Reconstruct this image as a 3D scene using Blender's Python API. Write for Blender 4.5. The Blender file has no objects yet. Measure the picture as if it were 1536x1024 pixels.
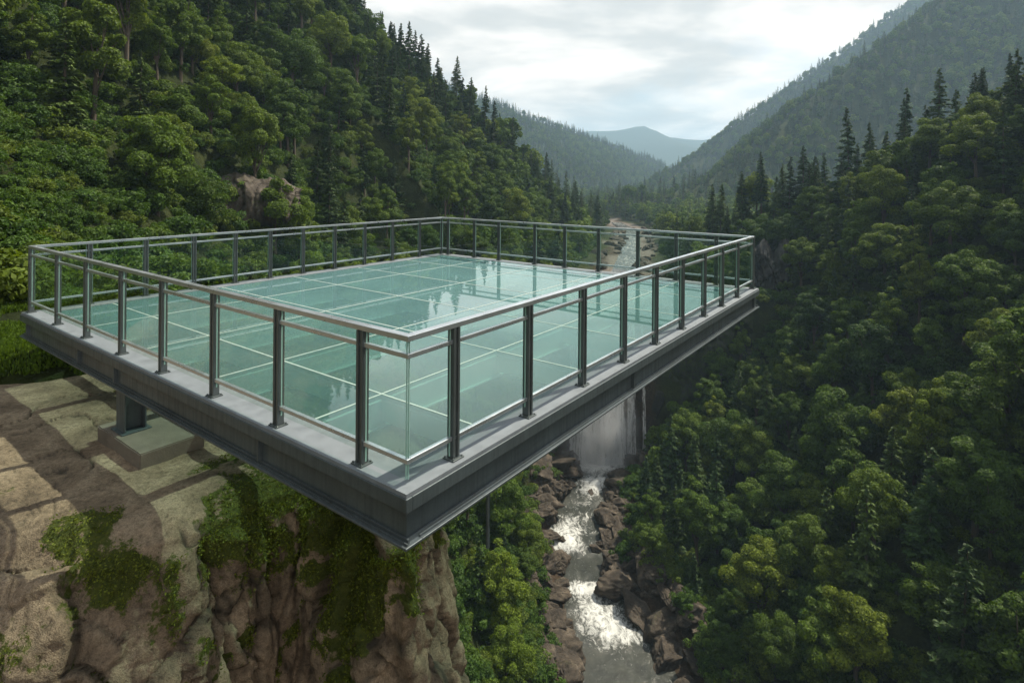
import bpy, math, random
import numpy as np
from mathutils import Vector, Matrix
random.seed(7)
rng = np.random.default_rng(11)
SC = bpy.context.scene
COL = SC.collection
R_ = math.radians

# ------------------------------------------------------------------ noise
def _h(ix, iy, iz, s):
    n = (ix.astype(np.int64)*374761393 + iy.astype(np.int64)*668265263 + iz.astype(np.int64)*2147483647 + s*1274126177) & 0xffffffff
    n = ((n ^ (n >> 13)) * 1274126177) & 0xffffffff
    n = ((n ^ (n >> 16)) * 2246822519) & 0xffffffff
    return ((n ^ (n >> 15)) & 0xffff) / 65535.0
def vnoise(x, y, z=None, s=0):
    x = np.asarray(x, float); y = np.asarray(y, float)
    z = np.zeros_like(x) if z is None else np.asarray(z, float)
    ix, iy, iz = np.floor(x), np.floor(y), np.floor(z)
    fx, fy, fz = x-ix, y-iy, z-iz
    fx = fx*fx*(3-2*fx); fy = fy*fy*(3-2*fy); fz = fz*fz*(3-2*fz)
    r = 0
    for a in (0, 1):
        for b in (0, 1):
            for c in (0, 1):
                w = (fx if a else 1-fx)*(fy if b else 1-fy)*(fz if c else 1-fz)
                r = r + w*_h(ix+a, iy+b, iz+c, s)
    return r*2-1
def fbm(x, y, z=None, o=4, s=0, g=.5):
    a = 1; t = 0; n = 0; f = 1
    zz = 0*np.asarray(x, float) if z is None else z
    for k in range(o):
        t = t + a*vnoise(x*f+k*17.3, y*f-k*9.1, zz*f+k*4.7, s+k); n += a; a *= g; f *= 2.03
    return t/n
def worley(P, seeds):
    """distances to the nearest and second nearest seed (any dimension)"""
    d1 = np.full(len(P), 1e9); d2 = np.full(len(P), 1e9); idx = np.zeros(len(P), int)
    for i, s in enumerate(seeds):
        d = np.sqrt(((P-s)**2).sum(1))
        c = d < d1
        d2 = np.where(c, d1, np.minimum(d2, d)); idx = np.where(c, i, idx); d1 = np.where(c, d, d1)
    return d1, d2, idx
def sstep(a, b, x):
    t = np.clip((x-a)/(b-a), 0, 1); return t*t*(3-2*t)

# ------------------------------------------------------------------ mesh helpers
def mesh_np(name, V, F, mats=(), smooth=False, mi=None, attrs=None):
    me = bpy.data.meshes.new(name)
    V = np.asarray(V, np.float32); F = np.asarray(F, np.int32)
    k = F.shape[1]
    me.vertices.add(len(V)); me.vertices.foreach_set('co', V.ravel())
    me.loops.add(F.size); me.loops.foreach_set('vertex_index', F.ravel())
    me.polygons.add(len(F)); me.polygons.foreach_set('loop_start', np.arange(0, F.size, k, dtype=np.int32))
    if smooth: me.polygons.foreach_set('use_smooth', np.ones(len(F), bool))
    for m in mats: me.materials.append(m)
    if mi is not None: me.polygons.foreach_set('material_index', np.asarray(mi, np.int32))
    me.update(calc_edges=True)
    for an, av in (attrs or {}).items():
        a = me.attributes.new(an, 'FLOAT', 'POINT'); a.data.foreach_set('value', np.asarray(av, np.float32))
    return me
def grid_faces(nu, nv):
    i = np.arange(nu*nv).reshape(nu, nv)
    return np.stack([i[:-1, :-1].ravel(), i[1:, :-1].ravel(), i[1:, 1:].ravel(), i[:-1, 1:].ravel()], 1)
def link(name, me, parent=None, loc=None):
    o = bpy.data.objects.new(name, me); COL.objects.link(o)
    if parent is not None: o.parent = parent
    if loc is not None: o.location = loc
    return o
def tag(o, label=None, cat=None, group=None, kind=None):
    if label: o['label'] = label
    if cat: o['category'] = cat
    if group: o['group'] = group
    if kind: o['kind'] = kind
    return o
class MB:
    """collects boxes given in a local frame, built as ONE mesh"""
    def __init__(s): s.v = []; s.f = []
    def box(s, c, sx, sy, sz, ax=None, bev=0):
        # c centre, sizes along axes ax (3 unit vectors)
        ax = ax or (Vector((1,0,0)), Vector((0,1,0)), Vector((0,0,1)))
        c = Vector(c); b = len(s.v); flip = ax[0].cross(ax[1]).dot(ax[2]) < 0
        if bev <= 0:
            for k in range(8):
                s.v.append(c + ax[0]*sx*(.5 if k & 1 else -.5) + ax[1]*sy*(.5 if k & 2 else -.5) + ax[2]*sz*(.5 if k & 4 else -.5))
            for q in ((0,2,3,1),(4,5,7,6),(0,1,5,4),(2,6,7,3),(0,4,6,2),(1,3,7,5)): s.f.append([b+i for i in (q[::-1] if flip else q)])
            return
        import bmesh
        bm = bmesh.new(); bmesh.ops.create_cube(bm, size=1)
        for v in bm.verts: v.co = Vector((v.co.x*sx, v.co.y*sy, v.co.z*sz))
        bmesh.ops.bevel(bm, geom=bm.edges[:], offset=bev, segments=2, affect='EDGES', profile=.5)
        bm.verts.index_update()
        for v in bm.verts: s.v.append(c + ax[0]*v.co.x + ax[1]*v.co.y + ax[2]*v.co.z)
        for f in bm.faces: s.f.append([b+v.index for v in (list(f.verts)[::-1] if flip else f.verts)])
        bm.free()
    def build(s, name, mat, parent=None):
        me = bpy.data.meshes.new(name); me.from_pydata([tuple(v) for v in s.v], [], s.f); me.materials.append(mat); me.update()
        return link(name, me, parent)

# ------------------------------------------------------------------ materials
def mat(name):
    m = bpy.data.materials.new(name); m.use_nodes = True; nt = m.node_tree; nt.nodes.clear()
    out = nt.nodes.new('ShaderNodeOutputMaterial')
    def N(t, **k):
        n = nt.nodes.new(t)
        for a, b in k.items():
            if a.startswith('i_'): 
                key = a[2:].replace('_', ' '); n.inputs[key].default_value = b
            else: setattr(n, a, b)
        return n
    def L(a, b): nt.links.new(a, b)
    return m, nt, out, N, L
def ramp(N, stops, interp='LINEAR'):
    n = N('ShaderNodeValToRGB'); cr = n.color_ramp; cr.interpolation = interp
    while len(cr.elements) > 1: cr.elements.remove(cr.elements[-1])
    cr.elements[0].position = stops[0][0]; cr.elements[0].color = (*stops[0][1], 1)
    for p, c in stops[1:]:
        e = cr.elements.new(p); e.color = (*c, 1)
    return n
def mixc(N, L, fac, a, b, mode='MIX'):
    n = N('ShaderNodeMix', data_type='RGBA', blend_type=mode)
    for s, v in ((n.inputs[0], fac), (n.inputs[6], a), (n.inputs[7], b)):
        if hasattr(v, 'is_output'): L(v, s)
        else: s.default_value = v if not isinstance(v, tuple) else (*v, 1)
    return n.outputs[2]
def noise(N, L, scale, detail=4, rough=.55, vec=None, dist=0):
    n = N('ShaderNodeTexNoise'); n.inputs['Scale'].default_value = scale; n.inputs['Detail'].default_value = detail
    n.inputs['Roughness'].default_value = rough; n.inputs['Distortion'].default_value = dist
    if vec is not None: L(vec, n.inputs['Vector'])
    return n.outputs['Fac']
def mapped(N, L, scale=(1,1,1), coord='Object', rot=(0,0,0)):
    tc = N('ShaderNodeTexCoord'); mp = N('ShaderNodeMapping'); L(tc.outputs[coord], mp.inputs[0])
    mp.inputs['Scale'].default_value = scale; mp.inputs['Rotation'].default_value = rot
    return mp.outputs[0]
def rng_map(N, L, v, a, b, c=0, d=1):
    n = N('ShaderNodeMapRange'); L(v, n.inputs[0])
    n.inputs[1].default_value = a; n.inputs[2].default_value = b; n.inputs[3].default_value = c; n.inputs[4].default_value = d
    return n.outputs[0]

def mat_foliage(name, c1, c2, c3, transl=.34):
    m, nt, out, N, L = mat(name)
    oi = N('ShaderNodeObjectInfo'); at = N('ShaderNodeAttribute', attribute_name='leaf')
    r = ramp(N, [(0, c1), (.5, c2), (1, c3)]); L(oi.outputs['Random'], r.inputs[0])
    v = ramp(N, [(0, (.50, .55, .48)), (1, (1.65, 1.55, 1.4))]); L(at.outputs['Fac'], v.inputs[0])
    col = mixc(N, L, 1.0, r.outputs[0], v.outputs[0], 'MULTIPLY')
    col = mixc(N, L, 1.0, col, oi.outputs['Color'], 'MULTIPLY')
    p = N('ShaderNodeBsdfPrincipled'); L(col, p.inputs['Base Color']); p.inputs['Roughness'].default_value = .62
    p.inputs['Specular IOR Level'].default_value = .25
    t = N('ShaderNodeBsdfTranslucent'); tc = mixc(N, L, 1.0, col, (1.5, 1.45, .6), 'MULTIPLY'); L(tc, t.inputs[0])
    mx = N('ShaderNodeMixShader'); mx.inputs[0].default_value = transl; L(p.outputs[0], mx.inputs[1]); L(t.outputs[0], mx.inputs[2])
    L(mx.outputs[0], out.inputs[0]); return m
def mat_simple(name, col, rough=.5, metal=0, nscale=8, namt=.15, bump=0, bscale=60, coord='Object', stretch=(1,1,1), spec=.5):
    m, nt, out, N, L = mat(name)
    vec = mapped(N, L, stretch, coord)
    n = noise(N, L, nscale, 6, .6, vec)
    a = tuple(c*(1-namt) for c in col); b = tuple(min(1, c*(1+namt)) for c in col)
    r = ramp(N, [(.3, a), (.7, b)]); L(n, r.inputs[0])
    p = N('ShaderNodeBsdfPrincipled'); L(r.outputs[0], p.inputs['Base Color']); p.inputs['Metallic'].default_value = metal
    p.inputs['Specular IOR Level'].default_value = spec
    rr = rng_map(N, L, n, .3, .7, rough*.8, min(1, rough*1.25)); L(rr, p.inputs['Roughness'])
    if bump:
        bn = noise(N, L, bscale, 5, .6, vec); bp = N('ShaderNodeBump'); bp.inputs['Strength'].default_value = bump; bp.inputs['Distance'].default_value = .01
        L(bn, bp.inputs['Height']); L(bp.outputs[0], p.inputs['Normal'])
    L(p.outputs[0], out.inputs[0]); return m
def mat_steel(name, col, rough=.42, metal=.3):
    m, nt, out, N, L = mat(name)
    v1 = mapped(N, L, (1, 1, 1)); v2 = mapped(N, L, (23, 23, .7))
    n = noise(N, L, 1.6, 7, .65, v1); st = noise(N, L, 1.0, 5, .7, v2); fn = noise(N, L, 55, 4, .7, v1)
    r = ramp(N, [(.3, tuple(c*.78 for c in col)), (.7, tuple(c*1.2 for c in col))]); L(n, r.inputs[0])
    s_ = ramp(N, [(.36, (.62, .58, .52)), (.52, (1, 1, 1)), (.75, (1.12, 1.12, 1.12))]); L(st, s_.inputs[0])
    g_ = ramp(N, [(.3, (.86, .86, .86)), (.7, (1.12, 1.12, 1.12))]); L(fn, g_.inputs[0])
    c_ = mixc(N, L, 1.0, mixc(N, L, .35, r.outputs[0], s_.outputs[0], 'MULTIPLY'), g_.outputs[0], 'MULTIPLY')
    p = N('ShaderNodeBsdfPrincipled'); L(c_, p.inputs['Base Color']); p.inputs['Metallic'].default_value = metal
    L(rng_map(N, L, st, .3, .7, rough*1.4, rough*.8), p.inputs['Roughness'])
    bp = N('ShaderNodeBump'); bp.inputs['Strength'].default_value = .12; bp.inputs['Distance'].default_value = .01; L(n, bp.inputs['Height']); L(bp.outputs[0], p.inputs['Normal'])
    L(p.outputs[0], out.inputs[0]); return m
def mat_rock(name, dark, mid, light, scale=1.0, moss=None, bump=.7, bdist=.03, rough=.85):
    """rock with cracks and grain; attribute 'moss' (0..1) lays moss on it"""
    m, nt, out, N, L = mat(name)
    vec = mapped(N, L, (scale, scale, scale))
    n1 = noise(N, L, 1.1, 8, .62, vec, .4); n2 = noise(N, L, 14, 6, .7, vec); n3 = noise(N, L, 60, 3, .6, vec)
    r = ramp(N, [(.28, dark), (.5, mid), (.72, light)]); L(n1, r.inputs[0])
    g = ramp(N, [(.28, (.45, .44, .43)), (.5, (1, 1, 1)), (.75, (1.4, 1.37, 1.32))]); L(n2, g.inputs[0])
    col = mixc(N, L, 1.0, r.outputs[0], g.outputs[0], 'MULTIPLY')
    g3 = ramp(N, [(.32, (.72, .71, .7)), (.6, (1.12, 1.12, 1.12))]); L(n3, g3.inputs[0])
    col = mixc(N, L, 1.0, col, g3.outputs[0], 'MULTIPLY')
    ca = N('ShaderNodeAttribute', attribute_name='crack')
    col = mixc(N, L, ca.outputs['Fac'], col, (.035, .03, .022))
    if moss:
        ma = N('ShaderNodeAttribute', attribute_name='moss')
        mn = noise(N, L, 9, 6, .7, vec)
        add = N('ShaderNodeMath', operation='ADD'); L(ma.outputs['Fac'], add.inputs[0])
        sb = rng_map(N, L, mn, .3, .7, -.45, .45); L(sb, add.inputs[1])
        f = rng_map(N, L, add.outputs[0], .45, .65)
        mr = ramp(N, [(.3, moss[0]), (.7, moss[1])]); L(n2, mr.inputs[0])
        col = mixc(N, L, f, col, mr.outputs[0])
    p = N('ShaderNodeBsdfPrincipled'); L(col, p.inputs['Base Color']); p.inputs['Roughness'].default_value = rough
    p.inputs['Specular IOR Level'].default_value = .3
    ad = N('ShaderNodeMath', operation='MULTIPLY_ADD'); L(n2, ad.inputs[0]); ad.inputs[1].default_value = .6; L(n1, ad.inputs[2])
    ad2 = N('ShaderNodeMath', operation='MULTIPLY_ADD'); L(n3, ad2.inputs[0]); ad2.inputs[1].default_value = .25; L(ad.outputs[0], ad2.inputs[2])
    bp = N('ShaderNodeBump'); bp.inputs['Strength'].default_value = bump; bp.inputs['Distance'].default_value = bdist
    L(ad2.outputs[0], bp.inputs['Height']); L(bp.outputs[0], p.inputs['Normal'])
    L(p.outputs[0], out.inputs[0]); return m
def mat_glass(name, tint, refl=1.0, body=None, body_face=.1, body_graze=.5, rough=0.0, ior=1.5):
    """thin architectural glass: tinted clear body, Fresnel reflection, optional milky body imitating sky sheen at grazing angles"""
    m, nt, out, N, L = mat(name)
    tr = N('ShaderNodeBsdfTransparent'); tr.inputs[0].default_value = (*tint, 1)
    gl = N('ShaderNodeBsdfGlossy'); gl.inputs['Roughness'].default_value = rough; gl.inputs[0].default_value = (refl, refl, refl, 1)
    fr = N('ShaderNodeFresnel'); fr.inputs[0].default_value = ior
    base = tr.outputs[0]
    if body:
        df = N('ShaderNodeBsdfDiffuse'); df.inputs[0].default_value = (*body, 1)
        lw = N('ShaderNodeLayerWeight'); lw.inputs[0].default_value = .5
        n1 = noise(N, L, .7, 3, .5, mapped(N, L, (1, 1, 1)))
        f = rng_map(N, L, lw.outputs['Facing'], .52, .92, body_face, body_graze)  # milky share grows at grazing angles, painting in the pale reflected sky
        mu = N('ShaderNodeMath', operation='MULTIPLY'); L(f, mu.inputs[0]); L(rng_map(N, L, n1, .3, .7, .88, 1.1), mu.inputs[1])
        mx0 = N('ShaderNodeMixShader'); L(mu.outputs[0], mx0.inputs[0]); L(tr.outputs[0], mx0.inputs[1]); L(df.outputs[0], mx0.inputs[2])
        base = mx0.outputs[0]
    mx = N('ShaderNodeMixShader'); L(fr.outputs[0], mx.inputs[0]); L(base, mx.inputs[1]); L(gl.outputs[0], mx.inputs[2])
    # rays leaving the pane through its far face just pass (the pane is thin)
    ge = N('ShaderNodeNewGeometry'); t2 = N('ShaderNodeBsdfTransparent'); m3 = N('ShaderNodeMixShader')
    L(ge.outputs['Backfacing'], m3.inputs[0]); L(mx.outputs[0], m3.inputs[1]); L(t2.outputs[0], m3.inputs[2])
    L(m3.outputs[0], out.inputs[0]); return m

M = {}
M['leaf'] = mat_foliage('leaf', (.038, .080, .008), (.070, .126, .012), (.100, .148, .014))
M['needle'] = mat_foliage('needle', (.024, .050, .012), (.034, .068, .014), (.046, .082, .015), .12)
M['shrub'] = mat_foliage('shrub_leaf', (.034, .078, .010), (.055, .110, .012), (.085, .125, .014))
M['mossleaf'] = mat_foliage('moss_leaf', (.055, .080, .010), (.085, .110, .012), (.12, .125, .018), .3)
M['bark'] = mat_simple('bark', (.09, .07, .05), .9, 0, 3, .4, .5, 12, stretch=(3, 3, .5))
M['rock'] = mat_rock('ledge_rock', (.095, .070, .050), (.215, .163, .112), (.36, .285, .20), 1.3, moss=((.028, .045, .006), (.085, .095, .014)), bdist=.07, bump=.9)
M['boulder'] = mat_rock('boulder_rock', (.018, .015, .012), (.062, .050, .038), (.15, .122, .092), 1.7, moss=((.03, .05, .008), (.07, .09, .015)), bdist=.12, bump=1.0)
M['bank'] = mat_rock('bank_rock', (.022, .016, .011), (.060, .042, .028), (.13, .092, .060), .45, moss=((.03, .05, .008), (.07, .09, .015)), bdist=.15)
M['wetrock'] = mat_rock('wet_rock', (.012, .013, .014), (.026, .027, .026), (.055, .052, .046), .22, moss=((.02, .035, .008), (.04, .06, .012)), bdist=.25, rough=.5)
M['greyrock'] = mat_rock('grey_rock', (.035, .028, .022), (.085, .070, .056), (.17, .145, .12), .5, moss=((.03, .05, .008), (.07, .09, .015)), bdist=.2)
M['steel'] = mat_steel('grey_painted_steel', (.082, .106, .117))
M['post'] = mat_simple('post_paint', (.10, .120, .125), .35, .4, 5, .12)
M['rail'] = mat_simple('brushed_rail', (.58, .63, .68), .30, .8, 3, .10)
M['flange'] = mat_steel('bottom_flange_paint', (.11, .135, .15), .35, .45)
M['edge'] = mat_simple('deck_edge_coat', (.17, .195, .22), .6, 0, 6, .14, .2, 120)
M['joint'] = mat_simple('joint_strip', (.42, .50, .48), .4, 0, 6, .08)
M['beam'] = mat_simple('under_beam', (.66, .72, .71), .5, .1, 4, .1)
M['concrete'] = mat_simple('footing_concrete', (.15, .13, .105), .9, 0, 5, .22, .5, 40)
M['glass'] = mat_glass('railing_glass', (.80, .90, .86))
M['floor'] = mat_glass('floor_glass', (.38, .56, .51), 1.0, body=(.175, .345, .365), body_face=.06, body_graze=.78, ior=1.62)
M['glassedge'] = mat_simple('glass_edge', (.35, .55, .50), .2, 0, 6, .05)

# ------------------------------------------------------------------ camera (from the vanishing points of the deck)
CF, HY, ROLL, CZ = 869.3, 268.9, .0075, 2.255      # focal length and horizon row in pixels of the 1536 px wide photograph
_f = Vector((0, 1, 0)); _r = Vector((1, 0, 0)); _u = Vector((0, 0, 1))
CR = _r*math.cos(ROLL)+_u*math.sin(ROLL); CU = -_r*math.sin(ROLL)+_u*math.cos(ROLL)
cd = bpy.data.cameras.new('camera'); cam = bpy.data.objects.new('camera', cd); COL.objects.link(cam)
cam.matrix_world = Matrix(((CR.x, CU.x, -_f.x, 0), (CR.y, CU.y, -_f.y, 0), (CR.z, CU.z, -_f.z, CZ), (0, 0, 0, 1)))
cd.sensor_width = 36; cd.lens = CF/1536*36; cd.clip_end = 20000; cd.clip_start = .05; cd.shift_y = -(512-HY)/1536
SC.camera = cam
npf, npr, npu = (np.array(v) for v in (_f, CR, CU))
def project(P):
    d = np.atleast_2d(P)-np.array([0, 0, CZ]); z = d@npf
    zz = np.where(z > .1, z, .1)
    return 768+CF*(d@npr)/zz, HY-CF*(d@npu)/zz, z

# ------------------------------------------------------------------ terrain
RIVX = [(-140, 90), (-60, 62), (0, 36), (34, 21), (54, 15.5), (67, 13.8), (70, 13.8), (74, 13.0), (78.4, 11.9), (86, 11.1), (92, 10.7), (99, 12.0), (103.6, 14.5), (110, 17.3), (116, 18.0), (135, 24), (170, 33), (207, 42), (245, 51), (283, 59), (330, 59), (400, 40), (500, 50), (700, 110), (1000, 240), (1500, 450), (1800, 600)]
RIVZ = [(-140, -62), (40, -57.4), (72, -56.5), (78, -55.8), (83, -55.4), (88, -55.2), (92, -54.5), (96, -54.1), (99, -53.9), (103, -53.2), (106, -52.9), (117.4, -52.7), (118.6, -24.2), (140, -24), (207, -23.1), (290, -22.5), (400, -21), (1800, -12)]
RIVW = [(-140, 7), (60, 6.4), (70, 5.7), (75, 4.8), (79, 4.3), (86, 2.8), (92, 4.2), (99, 4.1), (103.6, 3.2), (108, 5.2), (113, 6.4), (117, 6.2), (119, 5), (150, 2.6), (207, 2.4), (290, 2.4), (1800, 8)]
YMAP = [(0, 10), (50, 60), (61, 69.8), (71, 78.4), (79, 86), (87, 92), (95.5, 99.2), (100, 103.6), (108, 109.8), (116, 115.4), (118, 118)]
OX = [(30, 22), (46, 17), (54, 16), (61, 15.5), (66, 14.6), (71, 13.4), (79, 12.2), (87, 12.0), (95, 13.7), (100, 16), (108, 19.3), (116, 20)]
def interp(tab, y):
    a = np.array(tab); return np.interp(y, a[:, 0], a[:, 1])
def rseg(x, y, pl):
    best = np.full(np.shape(x), 1e9); bz = np.zeros(np.shape(x))
    for (a, b) in zip(pl[:-1], pl[1:]):
        ax, ay, az = a; bx, by, bz_ = b
        dx, dy = bx-ax, by-ay; t = np.clip(((x-ax)*dx+(y-ay)*dy)/(dx*dx+dy*dy), 0, 1)
        d = np.hypot(x-ax-t*dx, y-ay-t*dy); z = az+t*(bz_-az)
        c = d < best; best = np.where(c, d, best); bz = np.where(c, z, bz)
    return best, bz
RIDGES = [  # polyline, k1, break distance, k2, noise amplitude, noise scale
    ([(44, 242, -24.6), (36, 234, -17), (8, 214, 6), (-14.5, 194, 25), (-33.5, 178, 40), (-44, 168, 49), (-62.7, 148, 68), (-83.7, 128, 90), (-112, 92, 114), (-145, 40, 132), (-150, -120, 136)], 1.2, 80, .72, 4.0, 26),
    ([(-10, 12.6, -.75), (-14, 14, -.4), (-26, 17, 4), (-60, 24, 32), (-145, 40, 110)], .85, 40, 1.0, .7, 9),
    ([(50, 166, -20), (53.8, 160, -13.6), (63.7, 145, -5), (80.8, 125, 7), (92.8, 105, 20), (108, 82, 37), (132, 50, 58), (160, 0, 80), (165, -120, 85)], 1.05, 60, .9, 3.5, 26),
    ([(30, 42, -25), (60, 46, -4), (130, 48, 52)], 1.1, 50, 1.0, 2.0, 18),
    ([(49.5, 310, -20), (62, 370, -12), (100, 412, -9), (151, 450, 2), (235, 500, 57), (391, 560, 160), (638, 640, 322), (800, 700, 400)], .8, 150, .55, 11, 75),
    ([(150, 700, -10), (217, 800, 13), (306, 900, 58), (482, 1000, 166), (735, 1100, 330), (900, 1200, 420)], .75, 400, .5, 18, 120),
    ([(-700, 760, 380), (-450, 820, 300), (-265, 900, 222), (-55, 1000, 138), (127, 1200, 100), (379, 1420, 40), (600, 1600, 4)], .62, 300, .5, 12, 110),
]
def tents(x, y):
    h = np.full(np.shape(x), -1e3)
    for i, (pl, k1, bd, k2, na, ns) in enumerate(RIDGES):
        d, z = rseg(x, y, pl)
        if i == 1: d = np.maximum(0, d-3.2)
        w = np.clip(d/25, .25, 1)
        t = z - k1*np.minimum(d, bd) - k2*np.maximum(0, d-bd) + na*fbm(x/ns, y/ns, o=4, s=20+i)*w*1.6
        h = np.maximum(h, t)
    return h
def river_d(x, y):
    return np.abs(x-interp(RIVX, y)) - interp(RIVW, y)
def height(x, y):
    x = np.asarray(x, float); y = np.asarray(y, float)
    zr = interp(RIVZ, y); d = river_d(x, y)
    n = fbm(x/9, y/9, o=4, s=5)
    left = x < interp(RIVX, y)
    bw = np.where(y < 118, np.where(left, 4.5, 4.0), 5.0) + 2.0*vnoise(x/8, y/8, s=3)   # rocky bank width
    dd = np.maximum(d, 0)
    g = zr - .8*sstep(0, -2, d) + .55*np.minimum(dd, bw) + np.where(left, 1.5+1.0*sstep(45, 15, y)*sstep(-2, -9, x), 1.15)*np.maximum(0, dd-bw) + n*np.clip(dd, 0, 2.5)
    t = np.maximum(tents(x, y), zr - .3 + .02*dd*np.clip((y-150)/100, 0, 1))
    far = np.clip((y-200)/80, 0, 1)
    g2 = zr + .12*np.minimum(dd, np.where(left, 9, 14)) + np.where(left, 1.9, .9)*np.maximum(0, dd-np.where(left, 9, 14)) + n
    g = np.where(y > 118, g2, g)
    h = np.minimum(np.maximum(t, zr-.3+np.minimum(dd, 4)*.5*(1-far)), g)
    return h

xs = np.unique(np.round(np.concatenate([np.arange(-1000, -160, 18), np.arange(-160, -30, 2.4), np.arange(-30, -16, 1.0), np.arange(-16, -4, .5), np.arange(-4, 50, 1.0), np.arange(50, 180, 2.4), np.arange(180, 1100, 12), np.arange(1100, 2000, 30)]), 2))
ys = np.unique(np.round(np.concatenate([np.arange(-140, 0, 7), np.arange(0, 16, .5), np.arange(16, 50, 1.6), np.arange(50, 125, .9), np.arange(125, 260, 2.2), np.arange(260, 700, 8), np.arange(700, 1800, 16)]), 2))
GX, GY = np.meshgrid(xs, ys, indexing='ij')
GZ = height(GX, GY)
# keep the sheet under the built ledge, which has its own mesh
led = sstep(1.0, 0, np.maximum(np.abs(GX+5.5)-6.0, np.abs(GY-5.0)-3.2))
GZ = np.where(led > 0, np.minimum(GZ, GZ*(1-led)+(-9.5)*led), GZ)
V = np.stack([GX.ravel(), GY.ravel(), GZ.ravel()], 1)
RD = river_d(V[:, 0], V[:, 1])
bankm = sstep(6.5, 3.5, RD + 2.5*fbm(V[:, 0]/5, V[:, 1]/5, s=8))
gravel = sstep(7, 2.5, RD+8*fbm(V[:, 0]/9, V[:, 1]/14, s=9))*(V[:, 1] > 119)*(V[:, 1] < 400)
def mat_ground():
    m, nt, out, N, L = mat('forest_floor')
    vec = mapped(N, L, (1, 1, 1))
    n1 = noise(N, L, .35, 6, .65, vec); n2 = noise(N, L, 3.0, 6, .7, vec)
    r = ramp(N, [(.3, (.012, .018, .006)), (.5, (.025, .035, .009)), (.7, (.045, .055, .015))]); L(n1, r.inputs[0])
    g = ramp(N, [(.3, (.6, .6, .6)), (.7, (1.35, 1.35, 1.3))]); L(n2, g.inputs[0])
    col = mixc(N, L, 1.0, r.outputs[0], g.outputs[0], 'MULTIPLY')
    rk = ramp(N, [(.3, (.022, .016, .011)), (.55, (.06, .042, .028)), (.75, (.12, .088, .058))]); L(n2, rk.inputs[0])
    ba = N('ShaderNodeAttribute', attribute_name='bank'); col = mixc(N, L, ba.outputs['Fac'], col, rk.outputs[0])
    gv = ramp(N, [(.3, (.05, .042, .034)), (.7, (.25, .22, .19))]); L(n2, gv.inputs[0])
    ga = N('ShaderNodeAttribute', attribute_name='gravel'); col = mixc(N, L, ga.outputs['Fac'], col, gv.outputs[0])
    p = N('ShaderNodeBsdfPrincipled'); L(col, p.inputs['Base Color']); p.inputs['Roughness'].default_value = .95
    p.inputs['Specular IOR Level'].default_value = .15
    bp = N('ShaderNodeBump'); bp.inputs['Strength'].default_value = .8; bp.inputs['Distance'].default_value = .4
    L(n2, bp.inputs['Height']); L(bp.outputs[0], p.inputs['Normal']); L(p.outputs[0], out.inputs[0]); return m
M['ground'] = mat_ground()
ground = link('ground', mesh_np('ground', V, grid_faces(len(xs), len(ys)), [M['ground']], True, attrs={'bank': bankm, 'gravel': gravel}))
tag(ground, kind='structure')
# far mountains: one sheet reaching the horizon
MR = [([(-1500, 3300, 330), (160, 3500, 233), (437, 3500, 300), (621, 3500, 300), (786, 3500, 330), (955, 3600, 262), (1330, 3600, 275), (2400, 3500, 330)], .30, 16)]
mx_, my_ = np.meshgrid(np.linspace(-3500, 4500, 150), np.linspace(1750, 6500, 110), indexing='ij')
d, z = rseg(mx_, my_, MR[0][0]); mz = z-.32*d+28*fbm(mx_/300, my_/300, s=31)
d, z = rseg(mx_, my_, [(300, 2350, 30), (700, 2300, 60), (1000, 2400, 150), (1700, 2600, 380)]); mz = np.maximum(mz, z-.35*d+20*fbm(mx_/200, my_/200, s=41))
mz = np.maximum(mz, -16)
mtn = link('mountains', mesh_np('mountains', np.stack([mx_.ravel(), my_.ravel(), mz.ravel()], 1), grid_faces(150, 110), [M['ground']], True, attrs={'bank': mx_.ravel()*0, 'gravel': mx_.ravel()*0}))
tag(mtn, kind='structure')
# ------------------------------------------------------------------ the rock ledge and cliff
def cells(P, s=0):
    """nearest / second nearest jittered cell point, vectorised: F1, F2, id hash"""
    I = np.floor(P).astype(int); f1 = np.full(len(P), 9.); f2 = np.full(len(P), 9.); hid = np.zeros(len(P))
    for a in (-1, 0, 1):
        for b in (-1, 0, 1):
            for c in (-1, 0, 1):
                J = I+np.array([a, b, c])
                q = np.stack([_h(J[:, 0], J[:, 1], J[:, 2], s+k) for k in (1, 2, 3)], 1)
                d = np.sqrt(((J+q-P)**2).sum(1)); h = _h(J[:, 0], J[:, 1], J[:, 2], s+9)
                cl = d < f1
                f2 = np.where(cl, f1, np.minimum(f2, d)); hid = np.where(cl, h, hid); f1 = np.where(cl, d, f1)
    return f1, f2, hid
def vnormals(V, nu, nv):
    G = V.reshape(nu, nv, 3); du = np.gradient(G, axis=0); dv = np.gradient(G, axis=1)
    n = np.cross(du, dv); return (n/(np.linalg.norm(n, axis=2, keepdims=True)+1e-9)).reshape(-1, 3)
E_ = np.array([(-13, 3.3), (-9, 3.7), (-6.2, 4.15), (-5.2, 4.5), (-4.7, 4.72), (-4.2, 4.68), (-3.75, 4.7), (-3.35, 4.82), (-3.05, 5.1), (-2.75, 5.45), (-2.3, 5.62), (-1.85, 5.45), (-1.45, 5.0), (-1.2, 4.68), (-.99, 4.75), (-.88, 5.1), (-.92, 5.8), (-1.3, 7.2), (-2.6, 9), (-4.2, 10.8), (-5.5, 13)], float)
K_ = np.array([(-15, 9.5), (-12.5, 10.2), (-10.5, 10.5), (-9.8, 10.6), (-9.2, 10.7), (-8.8, 10.8), (-8.5, 10.8), (-8.2, 10.9), (-8, 10.9), (-7.8, 11), (-7.6, 11), (-7.4, 11.1), (-7.3, 11.2), (-7.2, 11.3), (-7.1, 11.4), (-7, 11.6), (-6.9, 11.8), (-6.8, 12.2), (-6.7, 12.8), (-6.6, 13.3), (-6.5, 14)], float)
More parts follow.
